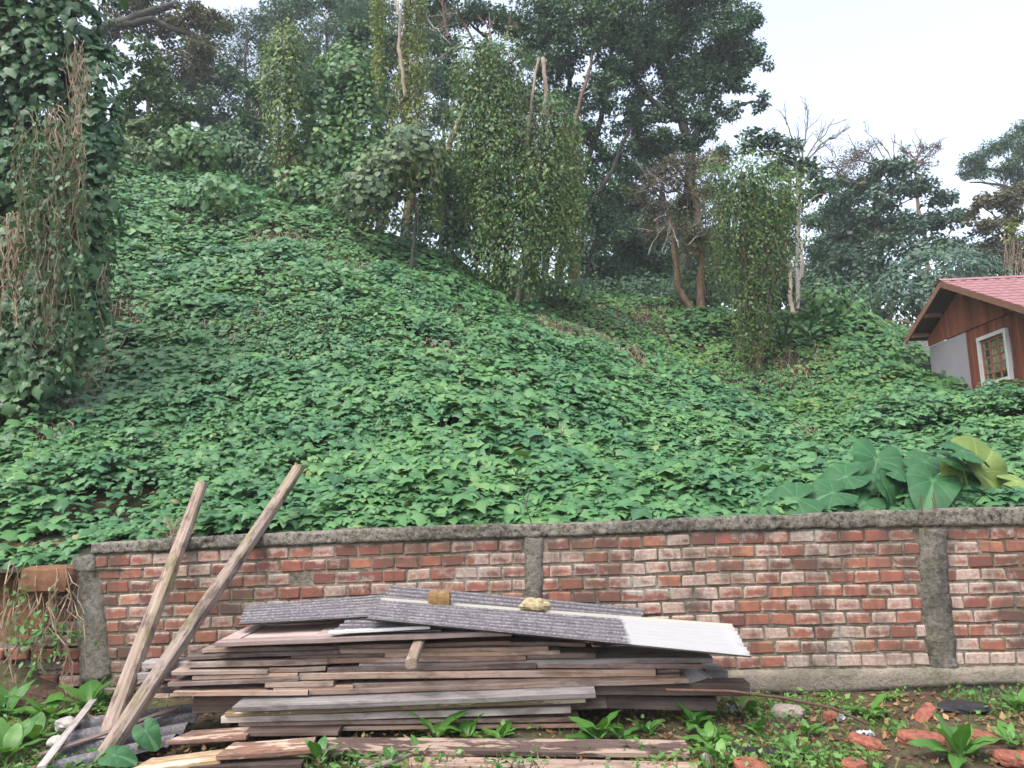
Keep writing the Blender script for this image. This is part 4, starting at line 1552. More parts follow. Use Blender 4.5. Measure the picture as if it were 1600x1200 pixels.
def build_vines():
    root = empty('vine_cover', hit(600, 600), 'dense blanket of green lobed vine leaves covering the whole hillside', 'vine')
    # candidates
    n = 520000
    Y = np.sqrt(rng.uniform(6.75 ** 2, 24.5 ** 2, n))
    X = rng.uniform(-.86, .86, n) * Y
    keep = rng.uniform(0, 1, n) < np.where(Y < 11, .98, np.where(Y < 16, .66, .52))
    X, Y = X[keep], Y[keep]
    # keep the house plot free
    hx = 9.85 - .07 * (17.5 - Y)
    ok = ~((X > hx - .05) & (Y > 10.5) & (Y < 18.3))
    X, Y = X[ok], Y[ok]
    Z = H(X, Y)
    Nn = Hn(X, Y)
    P2 = np.stack([X, Y, Z], 1)
    mound = fnoise(P2, .85, 71, 3)
    fine = fnoise(P2, 2.4, 33, 2)
    bank = np.clip((project(P2)[0] - 1290) / 70, 0, 1) * (Y > 12.5)
    thick = .22 * bank + np.clip(.26 + .42 * mound + .18 * fine, .03, .8) * np.clip((Y - 6.3) / 1.2, .35, 1)
    # bare patches
    dens = np.ones(len(X))
    for px, py in PATCH:
        h = hit(px, py)
        d2 = (X - h[0]) ** 2 + (Y - h[1]) ** 2
        r = .036 * h[1]
        dens *= 1 - .93 * np.exp(-d2 / (r * r))
    gaps = fnoise(P2, 1.25, 91, 3)
    dens *= np.where(gaps < -.40, .30, 1)
    bpx = project(P2)[0]
    back = np.clip((Y - np.interp(bpx, [r[0] for r in RIDGE] + [1340, 1600], [r[2] for r in RIDGE] + [13.6, 11.5]) - .5) / 1.0, 0, 1) * (bpx > 830) * np.interp(bpx, [1230, 1320], [1, .35])
    dens *= 1 - .30 * back
    ok = rng.uniform(0, 1, len(X)) < dens
    X, Y, Z, Nn, thick, mound, back = X[ok], Y[ok], Z[ok], Nn[ok], thick[ok], mound[ok], back[ok]
    n = len(X)
    lift = thick * rng.uniform(.30, 1, n) ** .6 + rng.normal(0, .02, n)
    P = np.stack([X, Y, Z], 1) + Nn * (lift * .55)[:, None] + np.array([0, 0, 1.0]) * (lift * .45)[:, None]
    px, py, dz = project(P)
    # what the wall hides is left out
    wall_top = np.interp(px, [p[0] for p in _TOPC], [p[1] for p in _TOPC])
    ok = (px > -170) & (px < 1770) & ((py < wall_top + 40) | (px < 160)) & (py > 150)
    ok &= ~((P[:, 1] < 7.05) & (px > 120))
    # keep clear of the tree trunks' dark understorey high on the right
    P, Nn, back, px, py, dz, lift, thick = [a[ok] for a in (P, Nn, back, px, py, dz, lift, thick)]
    n = len(P)
    up = np.array([0, 0, 1.0])
    toc = norm(CAM - P)
    N = norm(.62 * Nn + .50 * up + .18 * toc + rng.normal(0, .27, (n, 3)))
    down = Nn - up * Nn[:, 2:3]
    T = norm(down + np.array([0, -.25, -.15]) + rng.normal(0, .42, (n, 3)))
    S = np.clip(rng.lognormal(math.log(.083), .38, n), .032, .19)
    S *= np.where(dz > 15, 1.10, 1.0)
    S *= 1 - .12 * back
    # sizes also vary from mound to mound
    S *= np.clip(1 + .55 * fnoise(P, .55, 5, 2), .55, 1.6)
    rnd = rng.uniform(0, .90, n) ** 1.0
    yel = rng.uniform(0, 1, n) < .012 + .05 * back
    rnd[yel] = rng.uniform(.90, .999, yel.sum())
    # petiole offset
    score = S / dz * (lift > thick * .75) * (px > 4) * (px < 1596) * (py < wall_line(px) - 6) * (px > 0)
    order = np.argsort(-score)
    # spread the singled-out leaves: the 300 largest
    big = order[:300]
    mask = np.ones(n, bool); mask[big] = False
    Pf = mask & (dz > 13.5)
    Pn = mask & (dz <= 13.5)
    tmpl = []
    for k in range(8):
        V0, F0, rib = TPL_LOBE
        V = V0.copy()
        V[:, 2] *= random.uniform(.5, 1.8)
        V[:, 0] *= random.uniform(.9, 1.12)
        V[3:] += np.array([[random.gauss(0, .03), random.gauss(0, .03), random.gauss(0, .03)] for _ in range(10)])
        me = np_mesh('leaf', V, F0, np.full(len(V), -1.0), rib)
        me.materials.append(M['vine'])
        tmpl.append(me)
    A, B, Cc = frames(N[big], T[big])
    for k, i in enumerate(big):
        R = Matrix(((A[k][0], B[k][0], Cc[k][0]), (A[k][1], B[k][1], Cc[k][1]), (A[k][2], B[k][2], Cc[k][2])))
        mesh_obj('leaf', tmpl[k % 8], None, root, P[i], R @ Matrix.Diagonal((S[i],) * 3))
    o = cloud_obj('leaf_mass', P[Pn], N[Pn], T[Pn], S[Pn], TPL_LOBE, rnd[Pn], M['vine'], root)
    o['kind'] = 'stuff'
    bk = Pf & (back > .3)
    fr_ = Pf & ~(back > .3)
    o = cloud_obj('far_leaf_mass', P[fr_], N[fr_], T[fr_], S[fr_], TPL_FAR, rnd[fr_], M['vine'], root)
    o['kind'] = 'stuff'
    o = cloud_obj('sparse_leaf_mass', P[bk], N[bk], T[bk], S[bk], TPL_FAR, rnd[bk], M['vine_dry'], root)
    o['kind'] = 'stuff'
    # dry stems in the bare patches
    mb = MB()
    for (px_, py_) in PATCH + [(random.uniform(220, 1300), random.uniform(330, 690)) for _ in range(110)]:
        h = hit(px_, py_)
        main = (px_, py_) in PATCH
        r = .026 * h[1] * (1 if main else .5)
        for _ in range(46 if main else 3):
            x, y = h[0] + random.gauss(0, r), h[1] + random.gauss(0, r)
            z = float(H(x, y)) + .03
            a = random.uniform(0, 6.28); L = random.uniform(.25, .7)
            pts = []
            for q in range(5):
                f = q / 4
                xx, yy = x + math.cos(a) * L * f * .5, y + math.sin(a) * L * f * .5 - .3 * L * f
                pts.append((xx + random.gauss(0, .02), yy, float(H(xx, yy)) + (.05 if main else .10) + .16 * math.sin(f * 3.1) + random.gauss(0, .02)))
            mb.tube(pts, random.uniform(.004, .009), 3, False)
    o = mb.build('dry_stems', M['dry_stem'], root)
    o['kind'] = 'stuff'
    print('vine leaves', n)


def wall_line(px):
    return np.interp(px, [p[0] for p in _TOPC], [p[1] for p in _TOPC])


build_vines()


# ------------------------------------------------------------------ trees
def wander(a, b, n=7, amp=.08):
    a, b = np.asarray(a, float), np.asarray(b, float)
    L = np.linalg.norm(b - a)
    f = np.linspace(0, 1, n)[:, None]
    P = a * (1 - f) + b * f
    off = rng.normal(0, 1, (n, 3)) * amp * L / math.sqrt(n)
    off = np.cumsum(off, 0); off -= off[-1] * f
    return P + off


class Tree:
    def __init__(s, name, label, Y, base_px=None, base=None, group=None, cat='tree'):
        s.Y = Y
        s.base = base_at(base_px, Y) if base is None else np.asarray(base, float)
        s.root = empty(name, s.base, label, cat, group)
        s.paths = []
        s.br = MB()
        s.lf = []

    def trunk(s, pts, r0, r1, mat, dY=0.0, from_base=True, amp=.04, lump_=.1, n=10):
        W = [at(px, py, s.Y + dY) for px, py in pts]
        if from_base:
            b = s.base.copy(); b[2] -= .2
            if W[0][2] - b[2] > .3: W = [b] + W
        P = []
        for a, b in zip(W[:-1], W[1:]):
            P += list(wander(a, b, n, amp))[(1 if P else 0):]
        P = np.array(P)
        R = np.linspace(r0, r1, len(P))
        mb = MB(); mb.tube(P, list(R), 9, True, lump_)
        mb.build('trunk', mat, s.root, True)
        s.paths.append((P, R))
        return P

    def branch(s, a, b, r0, r1=.01, amp=.12, n=7):
        P = wander(a, b, n, amp)
        s.br.tube(P, list(np.linspace(r0, r1, n)), 5, False)
        return P

    def bare(s, px0, py0, px1, py1, r0, depth=2, dY=0.0):
        a, b = at(px0, py0, s.Y + dY), at(px1, py1, s.Y + dY + random.uniform(-.5, .5))
        s._bare(a, b, r0, depth)

    def _bare(s, a, b, r0, depth):
        P = s.branch(a, b, r0, r0 * .35, .07, 8)
        if depth == 0: return
        L = np.linalg.norm(b - a)
        for k in range(random.randint(3, 5)):
            i = random.randint(2, 6)
            d = norm(norm(b - a) + rng.normal(0, .55, 3) + np.array([0, 0, .15]))
            s._bare(P[i], P[i] + d * L * random.uniform(.25, .5), r0 * .45, depth - 1)

    def crown(s, clusters, leaf, cov, mat, tpl=TPL_SIMPLE, puffs=None, flat=.8, twig=.02, name='crown', depth=.8, upb=.6, connect=True, tight=.40):
        PP, NN, TT = [], [], []
        for (px, py, rp) in clusters:
            Yc = s.Y + random.uniform(-1, 1) * rp * s.Y / F_PX * .7
            c = at(px, py, Yc)
            R = rp * Yc / F_PX
            lp = leaf * F_PX / Yc
            n = int(cov * 2.0 * math.pi * rp * rp / (lp * lp * .28))
            if tpl is TPL_NEEDLE: n = int(n * 1.6)
            k = puffs or int(np.clip(7 + R * 5, 8, 26))
            d = norm(rng.normal(0, 1, (k, 3)))
            rad = R * rng.uniform(.35, .95, k)
            pc = c + d * rad[:, None] * np.array([1, depth, flat])
            pr = R * tight * rng.uniform(.6, 1.25, k)
            if connect and s.paths:
                best = None
                for Pth, Rr in s.paths:
                    q = Pth[Pth[:, 2] < c[2] - .15 * R]
                    if len(q) == 0: q = Pth[:1]
                    dd = np.linalg.norm(q - c, axis=1) + .6 * np.abs(q[:, 2] - c[2] + np.linalg.norm(q[:, :2] - c[:2], axis=1) * .8)
                    i = int(np.argmin(dd))
                    if best is None or dd[i] < best[0]: best = (dd[i], q[i])
                s.branch(best[1], c, max(twig * 2.2, .02 * np.linalg.norm(c - best[1]) * .5), twig, .10, 8)
            for j in range(k):
                if connect: s.branch(c, pc[j], twig, twig * .3, .15, 5)
            w = pr ** 2 / (pr ** 2).sum()
            ids = rng.choice(k, n, p=w)
            dd = norm(rng.normal(0, 1, (n, 3)))
            rr = pr[ids] * rng.uniform(.1, 1, n) ** .5
            p = pc[ids] + dd * rr[:, None] * np.array([1.1, 1.1, .7])
            PP.append(p)
            NN.append(norm(dd * .45 + np.array([0, 0, upb]) + rng.normal(0, .5, (n, 3))))
            TT.append(norm(dd + rng.normal(0, .6, (n, 3)) + np.array([0, 0, -.35])))
        P, N, T = np.concatenate(PP), np.concatenate(NN), np.concatenate(TT)
        S = leaf * rng.uniform(.6, 1.4, len(P))
        rnd = np.clip(rng.uniform(0, .97, len(P)), 0, .97)
        o = cloud_obj(name, P, N, T, S, tpl, rnd, mat, s.root)
        return o

    def cover(s, blobs, leaf, cov, mat, tpl=TPL_FAR, name='vine_leaves', hang=.8, jit=.18, single=0):
        """leaves hung like shingles over rounded or columnar blobs: (px, py, rx, ry) or with dY"""
        PP, NN, TT = [], [], []
        for bl in blobs:
            px, py, rx, ry = bl[:4]
            Yc = s.Y + (bl[4] if len(bl) > 4 else 0)
            c = at(px, py, Yc)
            a, h = rx * Yc / F_PX, ry * Yc / F_PX
            lp = leaf * F_PX / Yc
            n = int(cov * 1.5 * math.pi * rx * ry / (lp * lp * .42)) * 2
            d = norm(rng.normal(0, 1, (n, 3)))
            d = d[d[:, 1] < .55]
            n = len(d)
            bump = 1 + .30 * fnoise(d * 2.2 + c, 1.0, 7, 3) + rng.normal(0, jit, n)
            p = c + d * np.array([a, min(a, 1.4 * a), h]) * bump[:, None]
            PP.append(p)
            NN.append(norm(d * np.array([1, 1, .5]) + np.array([0, -.25, .55]) + rng.normal(0, .33, (n, 3))))
            TT.append(norm(np.array([0, 0, -hang]) + d * .3 + rng.normal(0, .45, (n, 3))))
        P, N, T = np.concatenate(PP), np.concatenate(NN), np.concatenate(TT)
        S = leaf * np.clip(rng.lognormal(0, .3, len(P)), .5, 1.7)
        rnd = rng.uniform(0, .96, len(P))
        if single:
            px, py, dz = project(P)
            sc = S / dz * (px > 5) * (px < 1595) * (py > 5) * (N[:, 1] < .1) * (rng.uniform(0, 1, len(P)) < .5)
            big = np.argsort(-sc)[:single]
            V0, F0, rib = TPL_LOBE
            mes = []
            for k in range(4):
                V = V0.copy(); V[:, 2] *= random.uniform(.5, 1.8)
                me = np_mesh('leaf', V, F0, np.full(len(V), -1.0), rib); me.materials.append(mat); mes.append(me)
            A, B, Cc = frames(N[big], T[big])
            for k, i in enumerate(big):
                Rm = Matrix(((A[k][0], B[k][0], Cc[k][0]), (A[k][1], B[k][1], Cc[k][1]), (A[k][2], B[k][2], Cc[k][2])))
                mesh_obj('leaf', mes[k % 4], None, s.root, P[i], Rm @ Matrix.Diagonal((S[i],) * 3))
            mk = np.ones(len(P), bool); mk[big] = False
            P, N, T, S, rnd = P[mk], N[mk], T[mk], S[mk], rnd[mk]
        o = cloud_obj(name, P, N, T, S, tpl, rnd, mat, s.root)
        o['kind'] = 'stuff'
        return o

    def strands(s, specs, leaf=.09, lmat=None, smat=None, dens=9.0, name='hanging_vines', rad=.006, sway=.09):
        """specs: (px, ytop, ybot, width_px, count)"""
        mb = MB()
        PP = []
        for sp in specs:
            px, y0, y1, w, cnt = sp[:5]
            dY = sp[5] if len(sp) > 5 else 0
            ctrs = [px + random.gauss(0, w * .5) for _ in range(max(2, cnt // 8))]
            for _ in range(cnt):
                x = random.choice(ctrs) + random.gauss(0, 1.5 + w * .07)
                yy0 = y0 + random.uniform(-.06, .12) * (y1 - y0)
                yy1 = y1 - (y1 - y0) * .85 * random.random() ** 1.4
                Yc = s.Y + dY + random.uniform(-.5, .5)
                a, b = at(x, yy0, Yc), at(x + random.gauss(0, w * .12), yy1, Yc)
                P = wander(a, b, 9, sway)
                mb.tube(P, list(np.linspace(rad * 1.2, rad * .5, 9)), 3, False)
                if lmat is not None:
                    L = np.linalg.norm(b - a)
                    n = int(L * dens * 2.6 * random.uniform(.3, 1.7))
                    f = rng.uniform(0, 8, n)
                    i = np.minimum(f.astype(int), 7); f = (f - i)[:, None]
                    PP.append(P[i] * (1 - f) + P[i + 1] * f + rng.normal(0, .075, (n, 3)))
        if lmat is not None and PP:
            P = np.concatenate(PP); n = len(P)
            N = norm(np.array([0, -.5, .45]) + rng.normal(0, .5, (n, 3)))
            T = norm(np.array([0, -.1, -.8]) + rng.normal(0, .45, (n, 3)))
            o = cloud_obj(name + '_leaves', P, N, T, leaf * rng.uniform(.6, 1.4, n), TPL_FAR if leaf > .1 else TPL_SIMPLE, rng.uniform(0, .96, n), lmat, s.root)
            o['kind'] = 'stuff'
        o = mb.build(name, smat or M['vine_stem'], s.root)
        o['kind'] = 'stuff'

    def done(s, mat=None):
        if s.br.v:
            s.br.build('branches', mat or M['bark_dark'], s.root, True)['kind'] = 'stuff'


# far wood behind everything ------------------------------------------------
FAR = [
    ('distant dark tree behind the trunks right of the tall curtain tree', 38, 925, [(900, 350, 45), (940, 330, 40), (930, 400, 45), (960, 430, 35)]),
    ('distant dark tree in the gap left of the grey bushy tree', 40, 1000, [(990, 330, 45), (1010, 380, 45), (985, 430, 40), (1040, 430, 40)]),
    ('distant dark tree behind the grey bushy tree', 36, 1080, [(1080, 400, 50), (1050, 350, 40), (1110, 440, 50), (1080, 470, 40)]),
    ('distant dark tree between the vine-hung trunk and the pale saplings', 38, 1215, [(1210, 380, 40), (1225, 330, 30), (1225, 440, 40), (1180, 440, 40)]),
    ('distant dark tree low between the dark stems of the many-stemmed tree', 31, 930, [(900, 400, 30), (935, 420, 32), (965, 400, 30), (920, 445, 30), (960, 445, 30), (945, 360, 26)]),
    ('distant dark tree high between the round crown and the grey bushy tree', 33, 1030, [(960, 300, 30), (1000, 310, 34), (1040, 240, 30), (985, 270, 30), (1130, 240, 24), (1010, 360, 34)]),
    ('distant dark tree right of the pale saplings', 40, 1285, [(1280, 340, 30), (1290, 400, 45), (1300, 460, 45), (1265, 450, 35)]),
    ('distant dark tree behind the upper left slope', 34, 300, [(300, 230, 45), (350, 200, 40), (270, 200, 35), (250, 240, 40)]),
    ('distant dark tree behind the vine-covered column', 34, 420, [(400, 180, 45), (380, 230, 45), (440, 240, 45), (360, 250, 40)]),
    ('distant dark tree behind the tall vine-wrapped trunk', 33, 690, [(690, 180, 35), (700, 290, 40), (680, 340, 40), (730, 330, 45), (700, 120, 40)]),
    ('dark tree right behind the centre curtain of creepers', 22, 790, [(760, 140, 50), (835, 150, 50), (800, 230, 60), (860, 280, 50), (740, 250, 46), (770, 330, 50), (840, 360, 46)]),
    ('dark low tree in the hollow left of the curtain tree', 21, 700, [(690, 320, 36), (720, 290, 34), (680, 270, 30), (735, 370, 36), (670, 350, 26)]),
    ('dark tree low behind the grey bushy tree\'s left side', 29, 1010, [(985, 370, 36), (1020, 400, 40), (1000, 440, 36), (1050, 430, 36)]),
    ('dark tree low behind the grey bushy tree\'s right side', 27, 1120, [(1120, 380, 40), (1100, 430, 40), (1140, 440, 40), (1165, 400, 30)]),
    ('dark shrub-like tree on the crest under the brown spreading tree', 24, 330, [(320, 225, 34), (360, 215, 34), (395, 240, 34), (345, 255, 34), (300, 245, 30)]),
    ('dark slim tree left of the vine-covered column', 23, 400, [(395, 140, 24), (400, 190, 30), (385, 230, 30), (410, 270, 30)]),
    ('dark tree right behind the green vine mass', 24, 590, [(560, 60, 36), (600, 160, 40), (610, 220, 40), (580, 110, 34), (500, 120, 34), (610, 60, 30)]),
    ('greyish tree filling the gap under the brown spreading limbs', 30, 315, [(300, 130, 36), (330, 165, 36), (310, 75, 34), (345, 110, 34), (280, 175, 34), (340, 40, 30)]),
    ('greyish tall tree at the top left behind the vine-covered column', 36, 450, [(440, 20, 40), (470, 70, 40), (430, 80, 34), (480, 130, 40), (520, 0, 40), (420, 140, 36)]),
    ('greyish tall tree behind the tall vine-wrapped trunk\'s left side', 36, 590, [(600, 30, 40), (570, 10, 40), (610, 100, 40), (680, 60, 36), (660, 120, 34), (700, 20, 36)]),
    ('tall grey-green tree right of the slender pale trunks', 34, 1300, [(1300, 330, 34), (1330, 300, 32), (1290, 380, 38), (1340, 360, 40), (1320, 430, 44), (1280, 440, 36), (1270, 480, 30)]),
    ('dark understorey tree behind the vine-hung trunk', 24, 1210, [(1205, 400, 34), (1225, 450, 34), (1180, 440, 36), (1240, 490, 26)]),
    ('distant dark tree between the curtain tree and the column', 33, 560, [(540, 120, 50), (510, 160, 40), (570, 170, 40), (520, 230, 50), (560, 260, 50)]),
]
for lab, Y, bpx, cl in FAR:
    t = Tree('far_tree', lab, Y, bpx, group='dark trees far behind the hillside')
    top = min(c[1] for c in cl)
    t.trunk([(bpx + 3, (top + 480) / 2), (bpx, top + 10)], .16, .05, M['bark_dark'])
    t.crown(cl, .16, 2.0, M['dark_leaf'], puffs=14, twig=.025, tight=.46)
    t.done()

# dark spreading tree at the upper left
t = Tree('spreading_tree', 'brown-leaved tree with dark spreading limbs over the upper left', 25, 120)
t.trunk([(120, 120), (150, 50), (215, 25), (280, 5)], .30, .12, M['bark_dark'])
t.trunk([(165, 45), (240, 30), (300, 55), (335, 70)], .16, .05, M['bark_dark'], from_base=False)
t.crown([(200, 15, 45), (250, 50, 40), (300, 25, 45), (270, 95, 35), (320, 75, 32), (230, -10, 50), (310, 110, 28), (340, 30, 25), (175, 60, 40)], .13, 1.25, M['olive_leaf'], twig=.025)
t.done()
t = Tree('leafy_tree', 'mid-green leafy tree behind the left vine column', 21, 235)
t.trunk([(232, 170), (228, 100)], .10, .04, M['bark_brown'])
t.crown([(215, 95, 40), (245, 115, 38), (215, 145, 40), (265, 150, 32), (200, 190, 35), (245, 195, 40), (290, 175, 26), (310, 215, 30)], .15, 1.6, M['mid_leaf'])
t.done()
t = Tree('shrub', 'pale-leaved shrub at the crest of the left slope', 19.5, 235, cat='shrub')
t.trunk([(235, 215)], .05, .02, M['bark_brown'])
t.crown([(225, 205, 26), (245, 225, 26), (215, 235, 26)], .15, 1.6, M['pale_leaf'], tpl=TPL_FAR)
t.done()
t = Tree('feathery_tree', 'feathery dark tree against the sky left of the vine-covered column', 32, 385)
t.trunk([(388, 160), (382, 40)], .14, .04, M['bark_dark'])
t.crown([(365, 40, 30), (395, 60, 36), (370, 95, 36), (410, 30, 30), (350, 140, 38), (395, 130, 38), (420, 90, 28)], .16, 1.1, M['dark_leaf'], tpl=TPL_NEEDLE)
t.done()
t = Tree('feathery_tree', 'feathery dark tree at the top edge right of the vine-covered column', 32, 510)
t.trunk([(508, 160), (512, 30)], .16, .05, M['bark_dark'])
t.crown([(480, 20, 36), (515, 50, 40), (550, 20, 42), (500, 90, 36), (540, 80, 36), (460, -10, 40), (560, 70, 30)], .16, 1.1, M['dark_leaf'], tpl=TPL_NEEDLE)
t.done()

# big broad tree in the middle --------------------------------------------
t = Tree('broad_tree', 'large dark rounded tree right of centre with crown against the sky', 26, 1072)
t.trunk([(1074, 330), (1076, 225), (1050, 150), (1020, 70), (1010, -40)], .24, .08, M['bark_dark'])
t.trunk([(1076, 230), (1100, 190), (1120, 120), (1130, 40)], .15, .05, M['bark_dark'], from_base=False)
t.trunk([(1060, 190), (1010, 150), (960, 90)], .13, .05, M['bark_dark'], from_base=False)
t.trunk([(1105, 195), (1135, 175), (1160, 160), (1185, 160)], .06, .02, M['bark_dark'], from_base=False)
BIG = [(950, 60, 62), (1010, 40, 66), (1070, 40, 64), (1120, 50, 52), (1160, 70, 42), (1185, 95, 26), (990, 110, 52), (1050, 120, 56), (1100, 130, 48), (1120, 175, 36),
       (1085, 190, 36), (900, 90, 50), (860, 40, 55), (800, 30, 52), (740, 30, 48), (940, 150, 44), (1030, 175, 36), (1130, 0, 50), (1060, -20, 60), (960, -10, 60), (880, -20, 60),
       (1190, 160, 18), (1175, 35, 26), (700, 70, 36), (690, 10, 40), (930, 210, 30), (975, 190, 32), (1010, 220, 30)]
BIG += [(880, 260, 40), (915, 310, 34), (960, 300, 28), (890, 340, 30), (1010, 250, 28), (870, 150, 40), (945, 110, 40), (990, 160, 36), (1060, 150, 40), (960, 250, 36), (1000, 270, 30), (930, 270, 30), (910, 160, 40), (985, 60, 50), (1140, 110, 40), (1090, 85, 44), (1020, 80, 50), (720, 130, 34), (900, 210, 36)]
RIGHT = [c for c in BIG if c[0] >= 965]
LEFT = [c for c in BIG if c[0] < 965]
RIGHT += [(1130, 90, 44), (1075, 10, 50), (1150, 130, 30), (1030, 200, 34), (1060, 225, 28), (1100, 215, 26), (1165, 30, 34), (1000, 230, 30)]
t.crown(RIGHT, .125, 1.35, M['dark_leaf'], twig=.025)
t.done()
t = Tree('many_stemmed_tree', 'dark many-stemmed tree behind the creeper curtain in the centre', 25, 885)
t.trunk([(872, 430), (885, 330), (925, 230), (950, 130), (960, 20)], .17, .06, M['bark_dark'])
t.trunk([(850, 430), (858, 340), (880, 240), (890, 120), (880, 0)], .15, .06, M['bark_dark'], dY=.5)
t.trunk([(893, 430), (915, 340), (955, 270), (985, 200)], .13, .05, M['bark_dark'], dY=-.4)
t.trunk([(915, 430), (935, 350), (930, 260)], .09, .05, M['bark_dark'], dY=.3)
t.trunk([(870, 260), (820, 160), (760, 60)], .10, .04, M['bark_dark'], from_base=False)
LEFT += [(930, 330, 30), (955, 360, 26), (905, 290, 34), (940, 240, 34), (885, 200, 38), (850, 110, 44), (830, 70, 44), (770, 90, 40)]
t.crown(LEFT, .125, 1.35, M['dark_leaf'], twig=.025)
t.done()
t = Tree('broad_tree', 'lighter green tree crown at the top centre above the curtain tree', 24, 900)
t.trunk([(880, 300), (900, 180), (930, 60)], .14, .04, M['bark_brown'])
t.crown([(905, 25, 40), (950, 20, 36), (930, 55, 32), (880, 55, 30), (985, 10, 30), (850, 10, 34)], .15, 1.0, M['mid_leaf'])
t.done()

# vine-draped trees ---------------------------------------------------------
t = Tree('vine_column', 'yellowish vine-covered dead trunk standing like a column at left of centre', 19, 450)
t.trunk([(452, 200), (448, 60)], .16, .07, M['bark_brown'])
t.cover([(450, 70, 26, 32), (446, 120, 36, 55), (452, 180, 33, 50), (448, 235, 22, 50), (425, 110, 14, 40)], .095, 1.5, M['creeper'], TPL_SIMPLE, jit=.2)
t.cover([(448, 85, 32, 48), (436, 150, 30, 70)], .085, .55, M['creeper_yellow'], TPL_SIMPLE, name='yellow_leaves', jit=.22)
t.strands([(452, 80, 190, 16, 14), (440, 180, 300, 22, 26), (468, 250, 325, 16, 26)], .08, M['creeper'], dens=5)
t.done()
t = Tree('vine_mound', 'green mass of draped vines between column and tall wrapped trunk', 20, 530, cat='vine')
t.trunk([(520, 250), (525, 130)], .14, .05, M['bark_brown'])
t.cover([(540, 120, 46, 45), (505, 170, 40, 60), (565, 190, 42, 70), (520, 250, 52, 60), (575, 280, 50, 50), (480, 290, 40, 40)], .115, 1.35, M['vine_dry'], jit=.2)
t.strands([(540, 90, 330, 46, 40), (490, 200, 330, 30, 26), (475, 265, 320, 14, 40)], .08, M['creeper'], dens=4)
t.done()
t = Tree('vine_wrapped_tree', 'tall trunk wrapped in yellow-green vines reaching the top edge', 18.5, 640)
t.trunk([(640, 250), (632, 120), (640, 20), (640, -60)], .15, .09, M['bark_brown'])
t.trunk([(634, 150), (624, 80), (626, 30), (612, -30)], .055, .035, M['bark_pale'], dY=-.6, from_base=False)
t.trunk([(590, 20), (588, -60)], .04, .03, M['bark_brown'], from_base=False)
t.cover([(648, 20, 18, 60), (645, 110, 22, 60), (646, 170, 17, 55), (640, 240, 26, 45), (590, 10, 10, 60), (592, 100, 8, 55)], .085, 1.3, M['creeper_yellow'], TPL_SIMPLE, jit=.22)
t.strands([(648, -20, 230, 16, 50), (590, -20, 150, 9, 26), (620, 120, 300, 26, 30), (665, 120, 330, 14, 20)], .08, M['creeper_yellow'], dens=6)
for a in ((655, 30, 710, 20), (650, 110, 700, 80), (660, 20, 705, 70)):
    t.bare(*a, .035, 2)
t.done(M['bark_grey'])
t = Tree('draped_bush', 'dome of pale broad vine leaves over a bush below the wrapped trunk', 16.6, 640, cat='bush')
t.trunk([(650, 330), (645, 250)], .045, .03, M['bark_dark'])
t.cover([(645, 235, 46, 34), (620, 262, 48, 34), (668, 255, 28, 40), (595, 290, 34, 34), (570, 300, 40, 40)], .125, 1.2, M['pale_leaf'], jit=.16)
t.strands([(640, 230, 370, 48, 60), (600, 300, 360, 22, 40), (690, 230, 370, 14, 24), (560, 240, 330, 30, 24)], .09, M['creeper'], dens=4)
t.done()
t = Tree('curtain_tree', 'tree hung with long curtains of creepers in the centre', 17.2, 800)
t.trunk([(838, 440), (832, 320), (850, 200), (848, 90)], .09, .05, M['bark_pale'], dY=.4)
t.trunk([(830, 330), (826, 200), (842, 90)], .06, .03, M['bark_pale'], dY=-.2)
t.trunk([(700, 240), (716, 195), (735, 150)], .08, .05, M['bark_pale'], from_base=False)
t.trunk([(770, 440), (780, 300), (775, 160)], .12, .05, M['bark_brown'])
t.cover([(745, 110, 38, 36), (790, 90, 40, 32), (775, 165, 46, 52), (735, 190, 30, 46), (785, 240, 52, 55), (865, 180, 30, 28), (868, 225, 34, 42), (845, 290, 46, 56), (775, 320, 40, 55),
         (815, 370, 38, 55), (760, 400, 26, 45), (720, 240, 26, 50), (890, 330, 24, 60), (800, 430, 36, 40)], .082, 1.0, M['creeper'], TPL_SIMPLE, jit=.3)
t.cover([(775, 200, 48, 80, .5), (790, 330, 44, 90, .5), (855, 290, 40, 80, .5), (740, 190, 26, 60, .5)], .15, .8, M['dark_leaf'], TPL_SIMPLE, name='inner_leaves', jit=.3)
t.cover([(850, 215, 40, 60), (880, 270, 30, 50), (780, 130, 40, 55), (820, 210, 40, 60)], .10, .5, M['grey_leaf'], TPL_NEEDLE, name='dry_leaves', jit=.35)
t.cover([(858, 175, 28, 26), (745, 85, 34, 26), (800, 420, 40, 50)], .11, .7, M['mid_leaf'], TPL_SIMPLE, name='green_leaves', jit=.25)
t.strands([(770, 90, 400, 56, 110), (855, 190, 440, 46, 100), (820, 260, 470, 40, 80), (893, 300, 470, 8, 14), (870, 330, 465, 8, 14), (755, 250, 440, 22, 40)], .085, M['creeper'], dens=7)
for a in ((790, 60, 800, 10), (700, 60, 690, -10), (765, 75, 765, 20), (760, 95, 715, 20)):
    t.bare(*a, .04, 2)
t.done(M['bark_brown'])
t = Tree('grey_bushy_tree', 'grey-brown twiggy tree draped with vines right of centre', 20.5, 1090)
t.trunk([(1095, 430), (1090, 330), (1075, 270)], .14, .06, M['bark_brown'])
t.trunk([(1060, 450), (1050, 350), (1035, 300)], .10, .05, M['bark_brown'])
t.crown([(1080, 270, 46), (1040, 265, 36), (1110, 250, 40), (1060, 310, 44), (1020, 300, 36), (1100, 320, 44), (1040, 350, 40), (1085, 370, 40), (1130, 290, 34)], .11, 1.0, M['grey_leaf'], tpl=TPL_NEEDLE, twig=.025)
